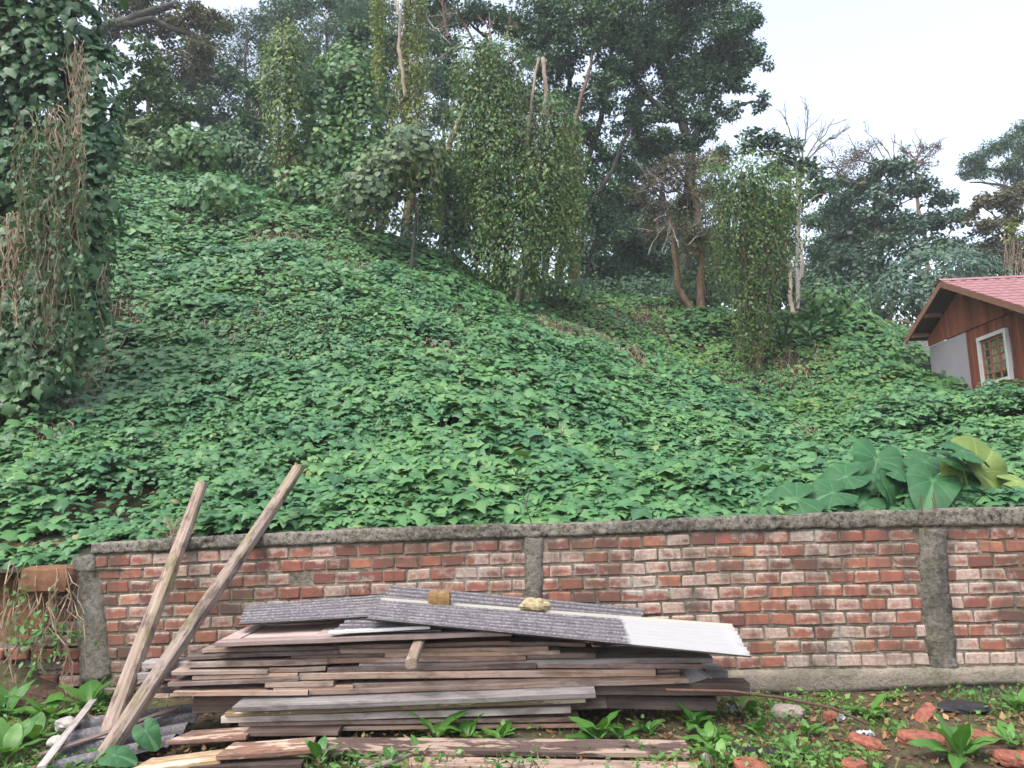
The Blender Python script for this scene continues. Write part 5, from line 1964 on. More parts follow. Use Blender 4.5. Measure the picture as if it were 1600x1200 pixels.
for k in range(16):
    x, y = random.uniform(1010, 1160), random.uniform(250, 400)
    t.bare(x, y, x + random.uniform(-40, 40), y - random.uniform(5, 50), .016, 2, random.uniform(-1, 0))
t.strands([(1080, 300, 480, 60, 50)], .08, M['creeper'], dens=4)
t.done(M['bark_grey'])
t = Tree('vine_hung_trunk', 'trunk sheathed in hanging vines and brown stems at the right', 18.2, 1180)
t.trunk([(1182, 560), (1178, 430), (1165, 330), (1160, 270)], .13, .07, M['bark_brown'])
t.trunk([(1205, 440), (1215, 340), (1220, 290)], .07, .04, M['bark_brown'])
t.cover([(1120, 275, 34, 26), (1240, 300, 26, 34), (1160, 285, 38, 32), (1205, 295, 38, 42), (1180, 270, 34, 24), (1225, 330, 20, 50), (1150, 340, 22, 55), (1190, 380, 28, 70), (1150, 440, 14, 60), (1185, 480, 20, 70)], .085, 1.0, M['creeper'], TPL_SIMPLE, jit=.28)
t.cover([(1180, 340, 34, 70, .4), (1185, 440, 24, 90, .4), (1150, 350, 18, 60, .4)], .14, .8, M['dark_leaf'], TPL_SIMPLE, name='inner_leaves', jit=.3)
t.strands([(1180, 290, 560, 34, 130), (1140, 300, 480, 26, 60), (1225, 300, 470, 16, 40), (1172, 430, 615, 9, 70)], .085, M['creeper'], dens=6)
t.strands([(1180, 330, 615, 20, 60)], .08, None, M['bark_brown'], name='dry_vines')
t.done()

# right background ---------------------------------------------------------
t = Tree('slender_tree', 'slender pale-trunked tree with open leafy top at the right', 23, 1247)
t.trunk([(1245, 400), (1247, 330), (1243, 250)], .075, .045, M['bark_grey'])
t.trunk([(1232, 400), (1228, 330), (1236, 270)], .07, .04, M['bark_pale'])
t.crown([(1180, 215, 26), (1205, 225, 28), (1235, 235, 26), (1250, 262, 28), (1275, 270, 22), (1220, 250, 28), (1265, 300, 24), (1165, 225, 18), (1290, 300, 18)], .17, 1.1, M['blue_leaf'])
t.done(M['bark_grey'])
t = Tree('bare_tree', 'leafless tree with fan of bare branches against the sky', 27, 1250)
t.trunk([(1252, 380), (1252, 255)], .09, .05, M['bark_grey'])
M['bark_twig'] = bark_mat('bark_twig', (.10, .085, .075), (.20, .175, .155))
for a in ((1252, 250, 1226, 182), (1252, 250, 1264, 170), (1252, 255, 1303, 185), (1252, 258, 1328, 198), (1252, 262, 1290, 220), (1250, 270, 1320, 260)):
    t.bare(*a, .04, 3)
t.done(M['bark_twig'])
t = Tree('tiered_tree', 'tall dark green tree with layered foliage behind the house', 31, 1372)
t.trunk([(1374, 430), (1368, 330), (1372, 255)], .22, .06, M['bark_brown'])
t.trunk([(1395, 470), (1400, 420)], .2, .16, M['bark_brown'])
t.crown([(1375, 258, 34), (1410, 262, 34), (1345, 285, 34), (1390, 300, 42), (1440, 290, 36), (1475, 310, 30), (1320, 320, 32), (1360, 340, 44), (1420, 345, 46), (1470, 350, 40), (1330, 370, 42),
         (1390, 390, 46), (1440, 390, 44), (1350, 420, 42), (1310, 400, 34), (1500, 340, 26), (1490, 385, 36), (1380, 440, 42), (1340, 460, 40), (1300, 290, 24)], .19, 1.35, M['blue_leaf'], flat=.55)
t.crown([(1330, 250, 36), (1310, 270, 30), (1355, 235, 28)], .12, .5, M['grey_leaf'], tpl=TPL_NEEDLE, name='dry_top')
for k in range(12):
    x, y = random.uniform(1300, 1400), random.uniform(240, 290)
    t.bare(x, y, x + random.uniform(-35, 35), y - random.uniform(10, 45), .025, 3)
t.done(M['bark_brown'])
t = Tree('twiggy_tree', 'sparse twiggy treetop showing over the layered tree', 38, 1440)
t.trunk([(1435, 330), (1430, 250)], .14, .06, M['bark_brown'])
for a in ((1430, 260, 1440, 215), (1430, 260, 1408, 218), (1432, 258, 1470, 222), (1435, 265, 1455, 235)):
    t.bare(*a, .045, 3)
t.crown([(1440, 232, 16), (1462, 228, 13), (1412, 235, 15), (1445, 255, 20)], .16, .6, M['grey_leaf'], tpl=TPL_NEEDLE)
t.done(M['bark_brown'])
t = Tree('pine_tree', 'flat-topped dark pine at the right edge', 42, 1620)
t.trunk([(1625, 330), (1612, 230), (1605, 200)], .28, .10, M['bark_brown'])
for y0, y1 in ((275, 262), (300, 285)):
    P = t.branch(at(1615, y0, 42), at(1515, y1, 42), .14, .04, .05)
t.crown([(1600, 205, 26), (1570, 222, 28), (1545, 238, 26), (1520, 250, 22), (1600, 240, 32), (1570, 260, 28), (1535, 268, 24), (1595, 275, 30), (1512, 272, 18), (1625, 220, 40)], .22, 1.7, M['dark_leaf'], tpl=TPL_NEEDLE, flat=.5)
t.done(M['bark_brown'])
t = Tree('olive_tree', 'olive-brown leafy tree under the pine at the right edge', 30, 1580)
t.trunk([(1580, 420), (1575, 330)], .14, .05, M['bark_brown'])
t.crown([(1555, 305, 28), (1580, 330, 36), (1545, 345, 32), (1600, 300, 30), (1590, 380, 42), (1550, 390, 40), (1530, 420, 34), (1600, 420, 40), (1530, 320, 20)], .15, 1.4, M['olive_leaf'])
t.done()
t = Tree('bare_thicket', 'thicket of upright pale bare stems behind the roof at the right edge', 23, 1590, cat='thicket')
for k in range(34):
    x = random.uniform(1562, 1625)
    P = t.branch(at(x, 470, 23 + random.uniform(-.4, .4)), at(x + random.uniform(-12, 12), random.uniform(345, 400), 23), .018, .006, .05)
t.crown([(1590, 352, 16), (1604, 365, 18), (1578, 372, 10)], .13, .6, M['creeper_yellow'], connect=False)
t.done(M['dry_stem'])
t = Tree('round_bush', 'dense blue-green rounded bush just left of the house', 23.5, 1450, cat='bush')
t.trunk([(1450, 490), (1455, 440)], .08, .04, M['bark_brown'])
t.cover([(1455, 425, 56, 40), (1415, 450, 36, 36), (1505, 430, 46, 44), (1460, 470, 62, 36), (1540, 440, 34, 40)], .15, 1.9, M['blue_leaf'], TPL_SIMPLE, name='foliage', hang=.3, jit=.16)
t.done()
t = Tree('hedge', 'dark clipped-looking hedge on the crest between the trunks', 23.5, 950, cat='hedge')
t.trunk([(950, 465)], .05, .03, M['bark_brown'])
t.cover([(880, 460, 40, 20), (940, 458, 46, 20), (1000, 458, 44, 22), (1050, 465, 40, 24), (1110, 470, 40, 24), (850, 450, 26, 20)], .12, 1.5, M['dark_leaf'], TPL_SIMPLE, name='foliage', hang=.2)
t.done()
t = Tree('understorey_shrub', 'bluish shrub at the foot of the curtain tree', 17.8, 715, cat='shrub')
t.trunk([(712, 370)], .04, .02, M['bark_brown'])
t.crown([(712, 350, 22), (700, 365, 20), (728, 372, 20)], .17, 1.2, M['blue_leaf'])
t.done()


# strap-leaved clump on the right bank
def strap_plant(name, label, c, n, L, mat, cat='plant'):
    root = empty(name, c, label, cat)
    for k in range(n):
        a = random.uniform(0, 6.28); el = random.uniform(.5, 1.3); l = L * random.uniform(.6, 1.15)
        V, Fc, rib = [], [], []
        for i in range(7):
            f = i / 6
            r = l * f * math.cos(el * (1 - .3 * f)); z = l * (f * math.sin(el) - .85 * f * f * math.cos(el) * 1.0)
            w = .028 * l * math.sin(math.pi * min(1, .12 + f * .88)) + .003
            cx, sy = math.cos(a), math.sin(a)
            for s_, h in ((-1, .012), (0, 0), (1, .012)):
                V.append((r * cx - sy * w * s_, r * sy + cx * w * s_, z + h)); rib.append(1.0 if s_ == 0 else 0)
        for i in range(6):
            for j in range(2):
                Fc.append((i * 3 + j, i * 3 + j + 1, (i + 1) * 3 + j + 1, (i + 1) * 3 + j))
        me = np_mesh('leaf', np.array(V), np.array(Fc), np.full(len(V), random.uniform(0, .95)), np.array(rib))
        mesh_obj('leaf', me, mat, root, c)
    return root


for k, (px, py, lab) in enumerate([(1225, 520, 'dark strap-leaved clump at the foot of the vine-hung trunk'), (1262, 505, 'strap-leaved clump in the middle of the right bank'),
                                   (1290, 500, 'strap-leaved clump at the right end of the bank crest')]):
    strap_plant('strap_plant', lab, base_at(px, 18.8 + .2 * k), 26, 1.15, M['dark_leaf'])

CREST = [
    ('low leafy bush at the top of the slope beside the left vine tree', 18.6, 215, [(205, 240, 34, 26), (235, 250, 30, 22)], 'mid_leaf', .13),
    ('rounded green bush on the crest left of the vine-covered column', 19.2, 310, [(290, 235, 40, 30), (330, 240, 36, 28)], 'vine_dry', .13),
    ('dark bush at the foot of the vine-covered column', 19.6, 395, [(380, 245, 38, 34), (412, 268, 32, 32)], 'dark_leaf', .13),
    ('vine-smothered bush right of the column foot', 18.8, 490, [(470, 300, 34, 34), (508, 310, 38, 36)], 'vine_dry', .125),
    ('vine-smothered bush below the green vine mass', 18.3, 570, [(550, 325, 42, 34), (590, 340, 36, 32)], 'creeper', .11),
    ('dark bush in the hollow under the pale dome', 18.2, 655, [(640, 365, 34, 30), (678, 375, 34, 30)], 'dark_leaf', .12),
    ('dark bush at the foot of the curtain tree', 18.0, 745, [(730, 400, 36, 34), (770, 425, 32, 30)], 'dark_leaf', .12),
    ('bush between the dark trunks right of the curtain tree', 19.5, 870, [(850, 440, 34, 28), (895, 455, 34, 22)], 'dark_leaf', .12),
    ('vine-covered hummock on the upper left slope', 16.8, 345, [(345, 312, 52, 22)], 'vine', .13),
    ('dark undergrowth left of the round bush', 25, 1330, [(1290, 470, 40, 40), (1340, 480, 44, 38), (1390, 480, 40, 34)], 'dark_leaf', .15),
    ('olive undergrowth on the bank behind the house corner', 21, 1410, [(1395, 515, 34, 16), (1425, 520, 26, 14)], 'olive_leaf', .11),
    ('leafy mound at the crest of the right bank', 19.6, 1310, [(1290, 470, 34, 22), (1325, 488, 30, 18)], 'vine_dry', .12),
    ('dark shrub between the grey bushy tree and the vine-hung trunk', 21.5, 1110, [(1080, 450, 40, 34), (1125, 460, 36, 36)], 'dark_leaf', .12),
]
for lab, Y, bpx, bl, mt, lf in CREST:
    t = Tree('bush', lab, Y, bpx, cat='bush')
    t.trunk([(bpx, bl[0][1])], .04, .02, M['bark_brown'])
    t.cover(bl, lf, 1.3, M[mt], TPL_FAR if lf >= .12 and mt in ('vine', 'vine_dry') else TPL_SIMPLE, name='foliage', hang=.45, jit=.2)
    t.done()

# near vine-draped tree at the left edge --------------------------------------
t = Tree('vine_draped_tree', 'tall tree smothered in large-leaved vines at the left edge', 9.6, 60)
t.trunk([(70, 400), (95, 250), (110, 60), (110, -60)], .06, .05, M['bark_dark'])
t.trunk([(25, 400), (20, 200), (30, -60)], .07, .06, M['bark_dark'])
LB = [(40, 30, 70, 60), (110, 40, 46, 50), (20, 130, 50, 80), (150, 120, 32, 60), (75, 150, 40, 60), (20, 260, 46, 70), (150, 220, 32, 70), (85, 270, 36, 60), (140, 320, 40, 70),
      (20, 380, 30, 50), (120, 420, 46, 60), (130, 470, 34, 50), (-60, 200, 70, 160), (-60, 400, 60, 100), (60, -40, 110, 50), (70, 350, 40, 60), (60, 90, 60, 60), (10, 480, 34, 40), (70, 500, 40, 40), (110, 520, 40, 34), (40, 545, 50, 26), (25, 590, 44, 34), (75, 590, 40, 34), (40, 635, 50, 20)]
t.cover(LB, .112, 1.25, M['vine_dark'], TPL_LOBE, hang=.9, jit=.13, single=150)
t.cover([(90, 60, 60, 60), (150, 180, 36, 90), (170, 330, 26, 100)], .075, .5, M['mid_leaf'], TPL_SIMPLE, name='small_leaves', jit=.2)
t.strands([(25, 340, 560, 26, 60, -.45), (75, 330, 550, 18, 44, -.45), (122, 70, 230, 14, 34, -.5), (118, 210, 400, 12, 30, -.5), (75, 170, 360, 14, 26, -.45), (150, 420, 590, 18, 20)], .08, None, M['dry_stem'], name='dry_vines', rad=.0045, sway=.13)
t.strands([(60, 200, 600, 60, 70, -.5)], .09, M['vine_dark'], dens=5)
t.done()


# ------------------------------------------------------------------ elephant-ear plants
def taro_leaf_mesh(seed, fold=.12):
    r = random.Random(seed)
    n_r, n_a = 5, 56
    V, rib = [(0, .0, 0)], [1.0]
    ph = r.uniform(0, 6)
    for i in range(1, n_r + 1):
        f = i / n_r
        for j in range(n_a):
            th = -math.pi / 2 + 2 * math.pi * (j + .5) / n_a      # notch at -90 deg
            c, s = math.cos(th), math.sin(th)
            up_ = (s + 1) / 2
            # heart outline: long tip up, two rounded lobes down
            R = .36 + .10 * up_ + .26 * max(0, s) ** 6 + .10 * max(0, -s) ** .8
            ang = abs(((th + math.pi / 2 + math.pi) % (2 * math.pi)) - math.pi)
            R *= min(1, .12 + (ang / .42)) if ang < .42 else 1
            x, y = R * f * c, R * f * s
            z = fold * abs(x) * 1.2 - .55 * (y * y if y > 0 else .5 * y * y) - .35 * x * x * f + .022 * f * math.sin(th * 5 + ph) * f - .018 * f * max(0, math.cos(th * 9 - math.pi / 2 * 9)) ** 4
            V.append((x, y, z))
            vein = max(0, math.cos(th * 9 - math.pi / 2 * 9)) ** 8
            rib.append(max(vein * (1 - .5 * f), 1.0 if abs(c) < .13 and s > 0 else 0))
    T = []
    for j in range(n_a):
        T.append((0, 1 + j, 1 + (j + 1) % n_a))
    for i in range(n_r - 1):
        for j in range(n_a):
            a, b = 1 + i * n_a + j, 1 + i * n_a + (j + 1) % n_a
            T.append((a, a + n_a, b + n_a)); T.append((a, b + n_a, b))
    return np_mesh('leaf', np.array(V), np.array(T), None, np.array(rib), True)


TARO = [taro_leaf_mesh(k, .1 + .08 * (k % 3)) for k in range(5)]
for me in TARO: me.materials.append(M['taro'])
TARO_Y = [taro_leaf_mesh(20 + k, .05) for k in range(2)]
for me in TARO_Y: me.materials.append(M['taro_yellow'])


def taro_plant(label, base_px, Y, leaves, name='elephant_ear_plant', zb=None, k_size=1.28):
    """leaves: (px, py, size_px, tip angle in picture deg, facing (x,y,z), yellow)"""
    b = at(base_px, 860, Y)
    b[2] = (float(H(b[0], b[1])) if Y > 6.9 else 0.02) if zb is None else zb
    root = empty(name, b, label, 'plant', None)
    for k, (px, py, sz, ta, nrm_, yel) in enumerate(leaves):
        Yl = Y + random.uniform(-.25, .25)
        c = at(px, py, Yl)
        s = sz * k_size * Yl / F_PX
        Nv = norm(np.array(nrm_, float))[None]
        tdir = _right * math.cos(math.radians(ta)) + _up * math.sin(math.radians(ta))
        A, B, Cc = frames(Nv, tdir[None])
        R = Matrix(((A[0][0], B[0][0], Cc[0][0]), (A[0][1], B[0][1], Cc[0][1]), (A[0][2], B[0][2], Cc[0][2])))
        me = random.choice(TARO_Y if yel else TARO)
        mesh_obj('leaf', me, None, root, c, R @ Matrix.Diagonal((s, s, s)))
        mb = MB()
        mid = b * .45 + c * .55 + np.array([random.uniform(-.05, .05), .06, .10])
        c2 = c - Nv[0] * .006
        fr_ = np.linspace(0, 1, 7)[:, None]
        P = b * (1 - fr_) ** 2 + 2 * mid * fr_ * (1 - fr_) + c2 * fr_ ** 2
        mb.tube(P, list(np.linspace(.016, .007, 7)), 6)
        mb.build('stalk', M['taro_stalk'], root, True)
    return root


taro_plant('elephant-ear plant at the left end of the row behind the wall', 1270, 7.3,
           [(1245, 780, 72, 200, (-.15, -.75, .8), 0), (1302, 770, 62, 215, (.0, -.6, .8), 0), (1262, 800, 46, 250, (.1, -.7, .6), 0), (1322, 745, 60, 200, (-.2, -.6, .8), 0), (1285, 790, 50, 225, (0, -.6, .8), 0)])
taro_plant('elephant-ear plant with the large upright round leaf behind the wall', 1360, 7.6,
           [(1370, 718, 72, 250, (.05, -.85, .6), 0), (1336, 748, 62, 215, (-.35, -.6, .75), 0), (1384, 762, 52, 285, (.55, -.8, .3), 0), (1402, 738, 52, 330, (.2, -.5, .9), 0), (1350, 785, 54, 230, (-.2, -.7, .7), 0), (1425, 765, 58, 250, (.1, -.6, .8), 0), (1380, 792, 50, 270, (0, -.75, .6), 0)])
taro_plant('elephant-ear plant with drooping dark leaves left of the right pillar', 1430, 7.5,
           [(1446, 722, 60, 300, (.1, -.6, .8), 0), (1458, 750, 72, 255, (.0, -.65, .8), 0), (1408, 782, 78, 205, (-.2, -.65, .8), 0), (1490, 718, 60, 330, (.3, -.5, .8), 0), (1445, 792, 50, 280, (0, -.8, .5), 0)])
taro_plant('elephant-ear plant with one big yellowing leaf at the right', 1530, 7.4,
           [(1528, 738, 104, 320, (.15, -.9, .15), 1), (1505, 705, 58, 20, (.2, -.5, .8), 0), (1488, 752, 60, 300, (-.2, -.7, .7), 0), (1512, 782, 80, 230, (.1, -.6, .8), 0), (1578, 778, 60, 320, (.2, -.6, .8), 0), (1590, 752, 48, 340, (.1, -.5, .8), 1), (1560, 795, 54, 280, (0, -.7, .6), 0)])
taro_plant('elephant-ear plant with one broad leaf behind the wall left of centre', 560, 7.15, [(556, 812, 66, 160, (0, -.6, .8), 0), (525, 820, 40, 200, (-.2, -.7, .7), 0)])
taro_plant('elephant-ear plant with upright leaf behind the wall near the centre pillar', 650, 7.2, [(660, 806, 44, 80, (.1, -.9, .35), 0), (625, 812, 42, 150, (0, -.6, .8), 0)])
# in the yard at the left
taro_plant('low elephant-ear plant with two dark leaves at the foot of the posts', 160, 4.95, [(140, 1186, 62, 255, (-.15, -.75, .7), 0), (178, 1180, 58, 350, (.1, -.5, .9), 0)], zb=.0, k_size=.8)
taro_plant('single small elephant-ear leaf beside the longer post', 222, 5.15, [(228, 1142, 48, 300, (.25, -.8, .5), 0)], zb=.0, k_size=.9)


# ------------------------------------------------------------------ broad-leaved weeds
def oval_mesh(seed, w=.26):
    r = random.Random(seed)
    V, rib, T = [], [], []
    n = 7
    bend = r.uniform(.25, .6)
    for i in range(n + 1):
        f = i / n
        ww = w * math.sin(math.pi * (f ** .85)) ** .8 + (.012 if i == 0 else 0)
        zc = -bend * f * f
        for s in (-1, -.5, 0, .5, 1):
            V.append((s * ww, f, zc + .16 * abs(s) * ww - .05 * (abs(s) > .9) * ww + r.uniform(-.012, .012) + .035 * math.sin(f * 14 + s * 2) * abs(s)))
            rib.append(1.0 if s == 0 else 0)
    for i in range(n):
        for j in range(4):
            a = i * 5 + j
            T.append((a, a + 1, a + 6)); T.append((a, a + 6, a + 5))
    me = np_mesh('leaf', np.array(V), np.array(T), np.full(len(V), -1.0), np.array(rib), True)
    me.materials.append(M['weed'])
    return me


OVALS = [oval_mesh(k, w) for k, w in enumerate((.20, .25, .30, .16))]


def weed(label, px, py, size_px, n, wide=1, group='broad-leaved weeds in the yard', z=None, el=(.35, 1.2), name='broadleaf_weed'):
    b = gnd(px, py, 0.01 if z is None else z)
    s = 1.2 * size_px / (F_PX / np.linalg.norm(b - CAM))
    root = empty(name, b, label, 'weed', group)
    a0 = random.uniform(0, 6.28)
    for k in range(n):
        a = a0 + 2.4 * k + random.uniform(-.3, .3)
        e = random.uniform(*el)
        d = np.array([math.cos(a) * math.cos(e), math.sin(a) * math.cos(e), math.sin(e)])
        Nv = norm(np.array([-math.cos(a) * math.sin(e), -math.sin(a) * math.sin(e), math.cos(e)]) + rng.normal(0, .15, 3))
        A, B, Cc = frames(Nv[None], d[None])
        R = Matrix(((A[0][0], B[0][0], Cc[0][0]), (A[0][1], B[0][1], Cc[0][1]), (A[0][2], B[0][2], Cc[0][2])))
        L = s * random.uniform(.65, 1.15)
        st = s * random.uniform(.05, .3)
        mesh_obj('leaf', OVALS[(k + wide) % 4], None, root, b + d * st + np.array([0, 0, .01]), R @ Matrix.Diagonal((L, L, L)))
    mb = MB()
    for k in range(3):
        mb.tube([b - np.array([0, 0, .03]), b + np.array([random.uniform(-.02, .02), random.uniform(-.02, .02), s * .3])], .004, 5)
    mb.build('stem', M['taro_stalk'], root)
    return root


WEEDS = [
    ('large dock-like weed in front of the end pillar', 140, 1110, 36, 8, 2), ('weed with long leaves left of the end pillar', 75, 1128, 34, 8, 0),
    ('leafy weed at the left edge beside the brick stub', 8, 1122, 34, 8, 1), ('weed with spreading leaves in the bottom left corner', 12, 1190, 36, 9, 2),
    ('weed low in the left corner by the ground sheet', 48, 1165, 34, 8, 3), ('small weed against the brick stub at the far left', 28, 1085, 18, 7, 1),
    ('tall-leaved weed right of the end pillar beside the posts', 172, 1098, 30, 6, 2),
    ('weed with two upright oval leaves before the dark plank', 497, 1196, 34, 5, 1), ('small rounded weed in front of the dark plank', 560, 1192, 20, 6, 2),
    ('bright weed growing against the stack below the short post', 685, 1159, 34, 12, 2), ('weed at the stack foot right of the bright one', 728, 1159, 32, 9, 1),
    ('flat weed leaves at the stack foot near the centre', 782, 1159, 27, 9, 1), ('rounded weed before the plank at bottom centre', 655, 1188, 24, 6, 2),
    ('weed with a tall leaf left of the stack foot\'s right end', 935, 1159, 39, 10, 2), ('weed with drooping leaf right of the tall-leaved weed', 970, 1159, 27, 8, 1),
    ('small weed under the lower dark beam', 1012, 1150, 22, 7, 1), ('dense weed clump right of the dark beams', 1085, 1140, 30, 12, 2),
    ('second dense weed clump nearer the viewer beside the plank end', 1110, 1166, 26, 12, 1), ('broad weed leaves growing around the rusty rod', 1170, 1118, 24, 6, 2),
    ('weed with one large leaf below the rusty rod', 1183, 1150, 22, 5, 2), ('weed sprig over the plank end at bottom centre right', 990, 1182, 20, 6, 1),
    ('pale grassy-leaved weed at the bottom right of the boards', 1125, 1192, 26, 6, 3), ('light green weed rosette among the rubble', 1362, 1122, 26, 10, 0),
    ('large pale weed rosette at the bottom right', 1500, 1190, 40, 11, 0), ('broad leaf weed at the right edge by the plinth', 1592, 1112, 26, 7, 2),
    ('low weed left of the brick rubble', 1262, 1150, 20, 8, 1), ('low weed at the bottom edge left of the broken bricks', 1240, 1182, 24, 8, 1),
    ('tiny weed sprout on the thick grey plank\'s left end', 398, 1126, 12, 6, 0), ('tiny bushy weed below the thick grey plank', 466, 1126, 15, 9, 0),
    ('tiny weed sprout right of the bushy one', 500, 1124, 13, 6, 0), ('pale weed at the right edge beside rubble', 1580, 1165, 22, 6, 1),
    ('small weed under the right pillar at the plinth', 1392, 1094, 14, 7, 0), ('weed sprig against the plinth left of the pillar', 1300, 1092, 14, 7, 0),
    ('low spreading weed at bottom centre below the planks', 610, 1200, 18, 9, 1),
]
for w in WEEDS:
    weed(*w)


def weed_cover():
    """fine ground cover: small leaves and grass blades nobody could count"""
    n = 52000
    Y = rng.uniform(4.55, 6.5, n)
    X = rng.uniform(-.78, .78, n) * Y
    P = np.stack([X, Y, np.zeros(n)], 1)
    d = fnoise(P, 1.7, 51, 3)
    px, py, dz = project(P)
    right = np.clip((px - 1050) / 120, 0, 1)
    left = np.clip((230 - px) / 100, 0, 1)
    ok = rng.uniform(0, 1, n) < np.clip(.04 + .42 * right * (d > -.12) + .6 * left * (d > -.3) + .35 * (py > 1185) * (d > 0) * ((px < 200) | (px > 440)), 0, 1)
    ok &= ~((px > 205) & (px < 480) & (py > 1120))
    ok &= (Y < np.interp(px, [148, 1600], [6.6, 6.16]) - .04)
    P = P[ok]; n = len(P)
    kindg = rng.uniform(0, 1, n) < .5
    # grass
    Pg = P[kindg]; k = len(Pg)
    Pg[:, 2] = .0
    N = norm(np.array([0, -1, .3]) + rng.normal(0, .7, (k, 3)))
    T = norm(np.array([0, 0, 1.0]) + rng.normal(0, .55, (k, 3)))
    o = cloud_obj('grass', Pg, N, T, rng.uniform(.03, .12, k), simple_template(.04, -.16), rng.uniform(0, .97, k), M['grass'])
    tag(o, 'short grass growing at the foot of the wall', 'grass', None, 'stuff')
    Pl = P[~kindg]; k = len(Pl)
    Pl[:, 2] = rng.uniform(.01, .09, k)
    N = norm(np.array([0, -.15, 1.0]) + rng.normal(0, .4, (k, 3)))
    T = norm(rng.normal(0, 1, (k, 3)))
    o = cloud_obj('ground_cover', Pl, N, T, rng.uniform(.02, .055, k), simple_template(.34, -.2), rng.uniform(0, .97, k), M['weed'])
    tag(o, 'low small-leaved ground cover among the rubble', 'ground cover', None, 'stuff')
    # dead leaves and chips
    n = 3200
    Y = rng.uniform(4.6, 6.2, n); X = rng.uniform(-.75, .75, n) * Y
    P = np.stack([X, Y, rng.uniform(.01, .035, n)], 1)
    N = norm(np.array([0, 0, 1.0]) + rng.normal(0, .35, (n, 3)))
    o = cloud_obj('leaf_litter', P, N, rng.normal(0, 1, (n, 3)), rng.uniform(.02, .07, n), simple_template(.3, .15), rng.uniform(0, .97, n), M['dead_leaf'])
    tag(o, 'dead leaves and chips strewn over the soil', 'leaf litter', None, 'stuff')


weed_cover()

# ------------------------------------------------------------------ rubble at the right
def brickbat(label, px, py, sz, rot, tilt, mat='brickbat', z=.04, seed=0):
    o = lump('broken_brick', gnd(px, py, z), sz, M[mat], label, 'brick', seed, 0, boxy=5, rough=.22)
    o.rotation_euler = (tilt[0], tilt[1], rot)
    o['group'] = 'broken bricks at the right'
    return o


brickbat('broken brick tilted on edge below the right pillar', 1446, 1118, (.19, .09, .07), .5, (.3, -.5), seed=1)
brickbat('large broken brick with pale mortar face, middle of the rubble', 1440, 1156, (.27, .12, .08), -.1, (.3, .1), seed=2)
brickbat('broken brick pieces left of the large one', 1352, 1160, (.19, .11, .06), -.5, (.2, .2), seed=3)
brickbat('flat red brick fragment at the right of the rubble', 1530, 1150, (.22, .14, .05), .3, (.1, .15), seed=4)
brickbat('small red brick chip beside the litter under the rod', 1297, 1120, (.085, .07, .07), .2, (.1, .0), seed=5)
brickbat('red fragment at the bottom right edge', 1585, 1185, (.22, .12, .06), .2, (.2, .1), seed=6)
brickbat('pale pinkish brick chunk at the bottom edge', 1335, 1195, (.16, .10, .06), .7, (.2, .1), seed=7)
brickbat('broken brick at the bottom edge right of the boards', 1175, 1197, (.20, .12, .06), .2, (.3, .1), seed=8)
brickbat('low red fragment beside the large broken brick', 1495, 1146, (.10, .08, .05), -.3, (.1, .2), seed=9)
lump('clod', gnd(1505, 1106, .03), (.34, .2, .09), M['charred'], 'dark earth clod at the foot of the wall right of the pillar', 'clod', 31, rough=.4)
lump('stone', gnd(1230, 1112, .05), (.215, .12, .10), M['stone_grey'], 'pale grey stone in the grass under the rusty rod', 'stone', 14, -.25, rough=.35, boxy=3)
lump('stone', gnd(1105, 1184, .03), (.07, .06, .06), M['lump'], 'small white stone near the end of the planks', 'stone', 15, rough=.3)
lump('stone', gnd(1533, 1158, .07), (.07, .05, .03), M['lump'], 'small white stone on the flat red fragment', 'stone', 16, rough=.3)
lump('stone', gnd(1166, 1166, .02), (.05, .05, .035), M['stone_grey'], 'little grey pebble beside the rod stems', 'stone', 17, rough=.3)
lump('charred_wood', gnd(1200, 1180, .02), (.42, .1, .07), M['charred'], 'charred black piece of wood at the bottom right of the boards', 'wood', 18, -.35, boxy=4, rough=.3)


def litter(label, px, py, s, seed):
    r = random.Random(seed)
    n = 9
    V, T = [], []
    for i in range(n):
        for j in range(n):
            V.append(((i / (n - 1) - .5) * s, (j / (n - 1) - .5) * s * .7, r.uniform(0, .35) * s))
    for i in range(n - 1):
        for j in range(n - 1):
            a = i * n + j
            T += [(a, a + n, a + n + 1), (a, a + n + 1, a + 1)]
    me = bpy.data.meshes.new('litter'); me.from_pydata(V, [], T); me.update()
    o = mesh_obj('litter', me, M['litter'], None, gnd(px, py, .02), Matrix.Rotation(r.uniform(0, 3), 3, 'Z'))
    tag(o, label, 'litter')


litter('crumpled white plastic between the beam and the rod stems', 1150, 1112, .14, 1)
litter('crumpled blue-white wrapper under the rusty rod', 1318, 1126, .11, 2)
litter('bits of white paper on the broken bricks', 1352, 1150, .10, 3)

# rusty rod bent over the grass
mb = MB()
mb.tube([at(1040, 1078, 5.25), at(1140, 1080, 5.25), at(1220, 1090, 5.3), at(1300, 1106, 5.35), at(1358, 1132, 5.2)], .010, 6)
mb.tube([at(1140, 1080, 5.25), gnd(1158, 1120, -.02)], .007, 5)
mb.tube([at(1176, 1085, 5.27), at(1160, 1105, 5.27), gnd(1160, 1128, -.02)], .007, 5)
tag(mb.build('iron_rod', M['rust'], None, True), 'bent rusty iron rod lying over the grass right of the stack', 'rod')

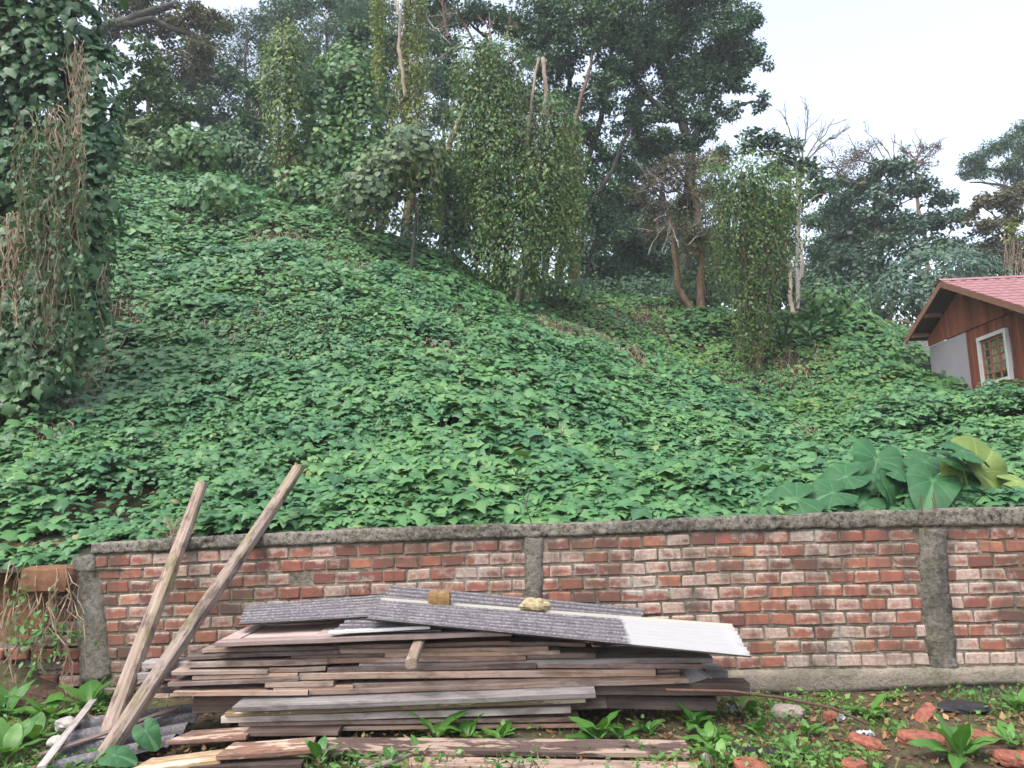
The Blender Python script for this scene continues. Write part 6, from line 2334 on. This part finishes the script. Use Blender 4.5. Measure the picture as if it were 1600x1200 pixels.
# thin dead stalks behind the wall
mb = MB()
h = at(832, 822, 6.75)
mb.tube([h, at(822, 790, 6.9), at(812, 755, 7.1), at(798, 722, 7.3)], [.006, .005, .005, .004], 5)
mb.tube([at(822, 790, 6.9), at(829, 760, 6.95)], .003, 4)
tag(mb.build('dead_stalk', M['bark_dark'], None, True), 'thin dark dead stalk rising behind the centre pillar', 'stalk')
mb = MB()
for k in range(70):
    b0 = at(random.gauss(276, 7), 842, 6.95 + random.uniform(-.08, .08))
    tp = at(random.gauss(278, 16), random.uniform(802, 838), 6.95 + random.uniform(-.1, .1))
    mb.tube(wander(b0, tp, 5, .2), .0028, 3, False)
tag(mb.build('dry_grass_tuft', M['dry_stem']), 'tuft of dry straw behind the coping at the shorter post', 'grass tuft')

# roots and creepers hanging down the left bank
mb = MB()
for k in range(34):
    x = random.uniform(5, 118)
    a = at(x, random.uniform(878, 930), 6.55)
    b2 = at(x + random.gauss(0, 18), random.uniform(960, 1090), 6.5)
    mb.tube(wander(a, b2, 8, .16), random.uniform(.003, .007), 4, False)
tag(mb.build('hanging_roots', M['dry_stem']), 'dry roots hanging down the earth bank and brick stub', 'roots', None, 'stuff')
lm, nm, tm = [], [], []
for (px, py, r, n) in ((70, 985, 26, 110), (40, 985, 12, 40), (105, 995, 8, 16), (52, 1045, 12, 30), (30, 930, 10, 24)):
    c = at(px, py, 6.5)
    lm.append(c + rng.normal(0, 1, (n, 3)) * np.array([r, r * .4, r]) * 6.5 / F_PX)
P = np.concatenate(lm); n = len(P)
o = cloud_obj('bank_creeper', P, norm(np.array([0, -.6, .5]) + rng.normal(0, .4, (n, 3))), norm(np.array([0, 0, -.6]) + rng.normal(0, .6, (n, 3))), rng.uniform(.03, .07, n), TPL_SIMPLE, rng.uniform(0, .96, n), M['weed'])
tag(o, 'small leafy creeper on the brick stub at the left', 'creeper', None, 'stuff')


# ------------------------------------------------------------------ the damp air that veils the far trees
mb = MB()
mb.box((0, 10, 14.5), (130, 130, 32))
hz_m = bpy.data.materials.new('haze')
hz_m.use_nodes = True
hn = hz_m.node_tree
for nd in list(hn.nodes):
    if nd.type == 'BSDF_PRINCIPLED': hn.nodes.remove(nd)
pv = hn.nodes.new('ShaderNodeVolumePrincipled')
pv.inputs['Color'].default_value = (.93, .96, 1.0, 1)
pv.inputs['Density'].default_value = .0012
pv.inputs['Anisotropy'].default_value = .2
hn.links.new(pv.outputs[0], hn.nodes['Material Output'].inputs['Volume'])
hz = mb.build('haze', hz_m)
tag(hz, 'thin pale damp haze in front of the far trees', None, None, 'stuff')
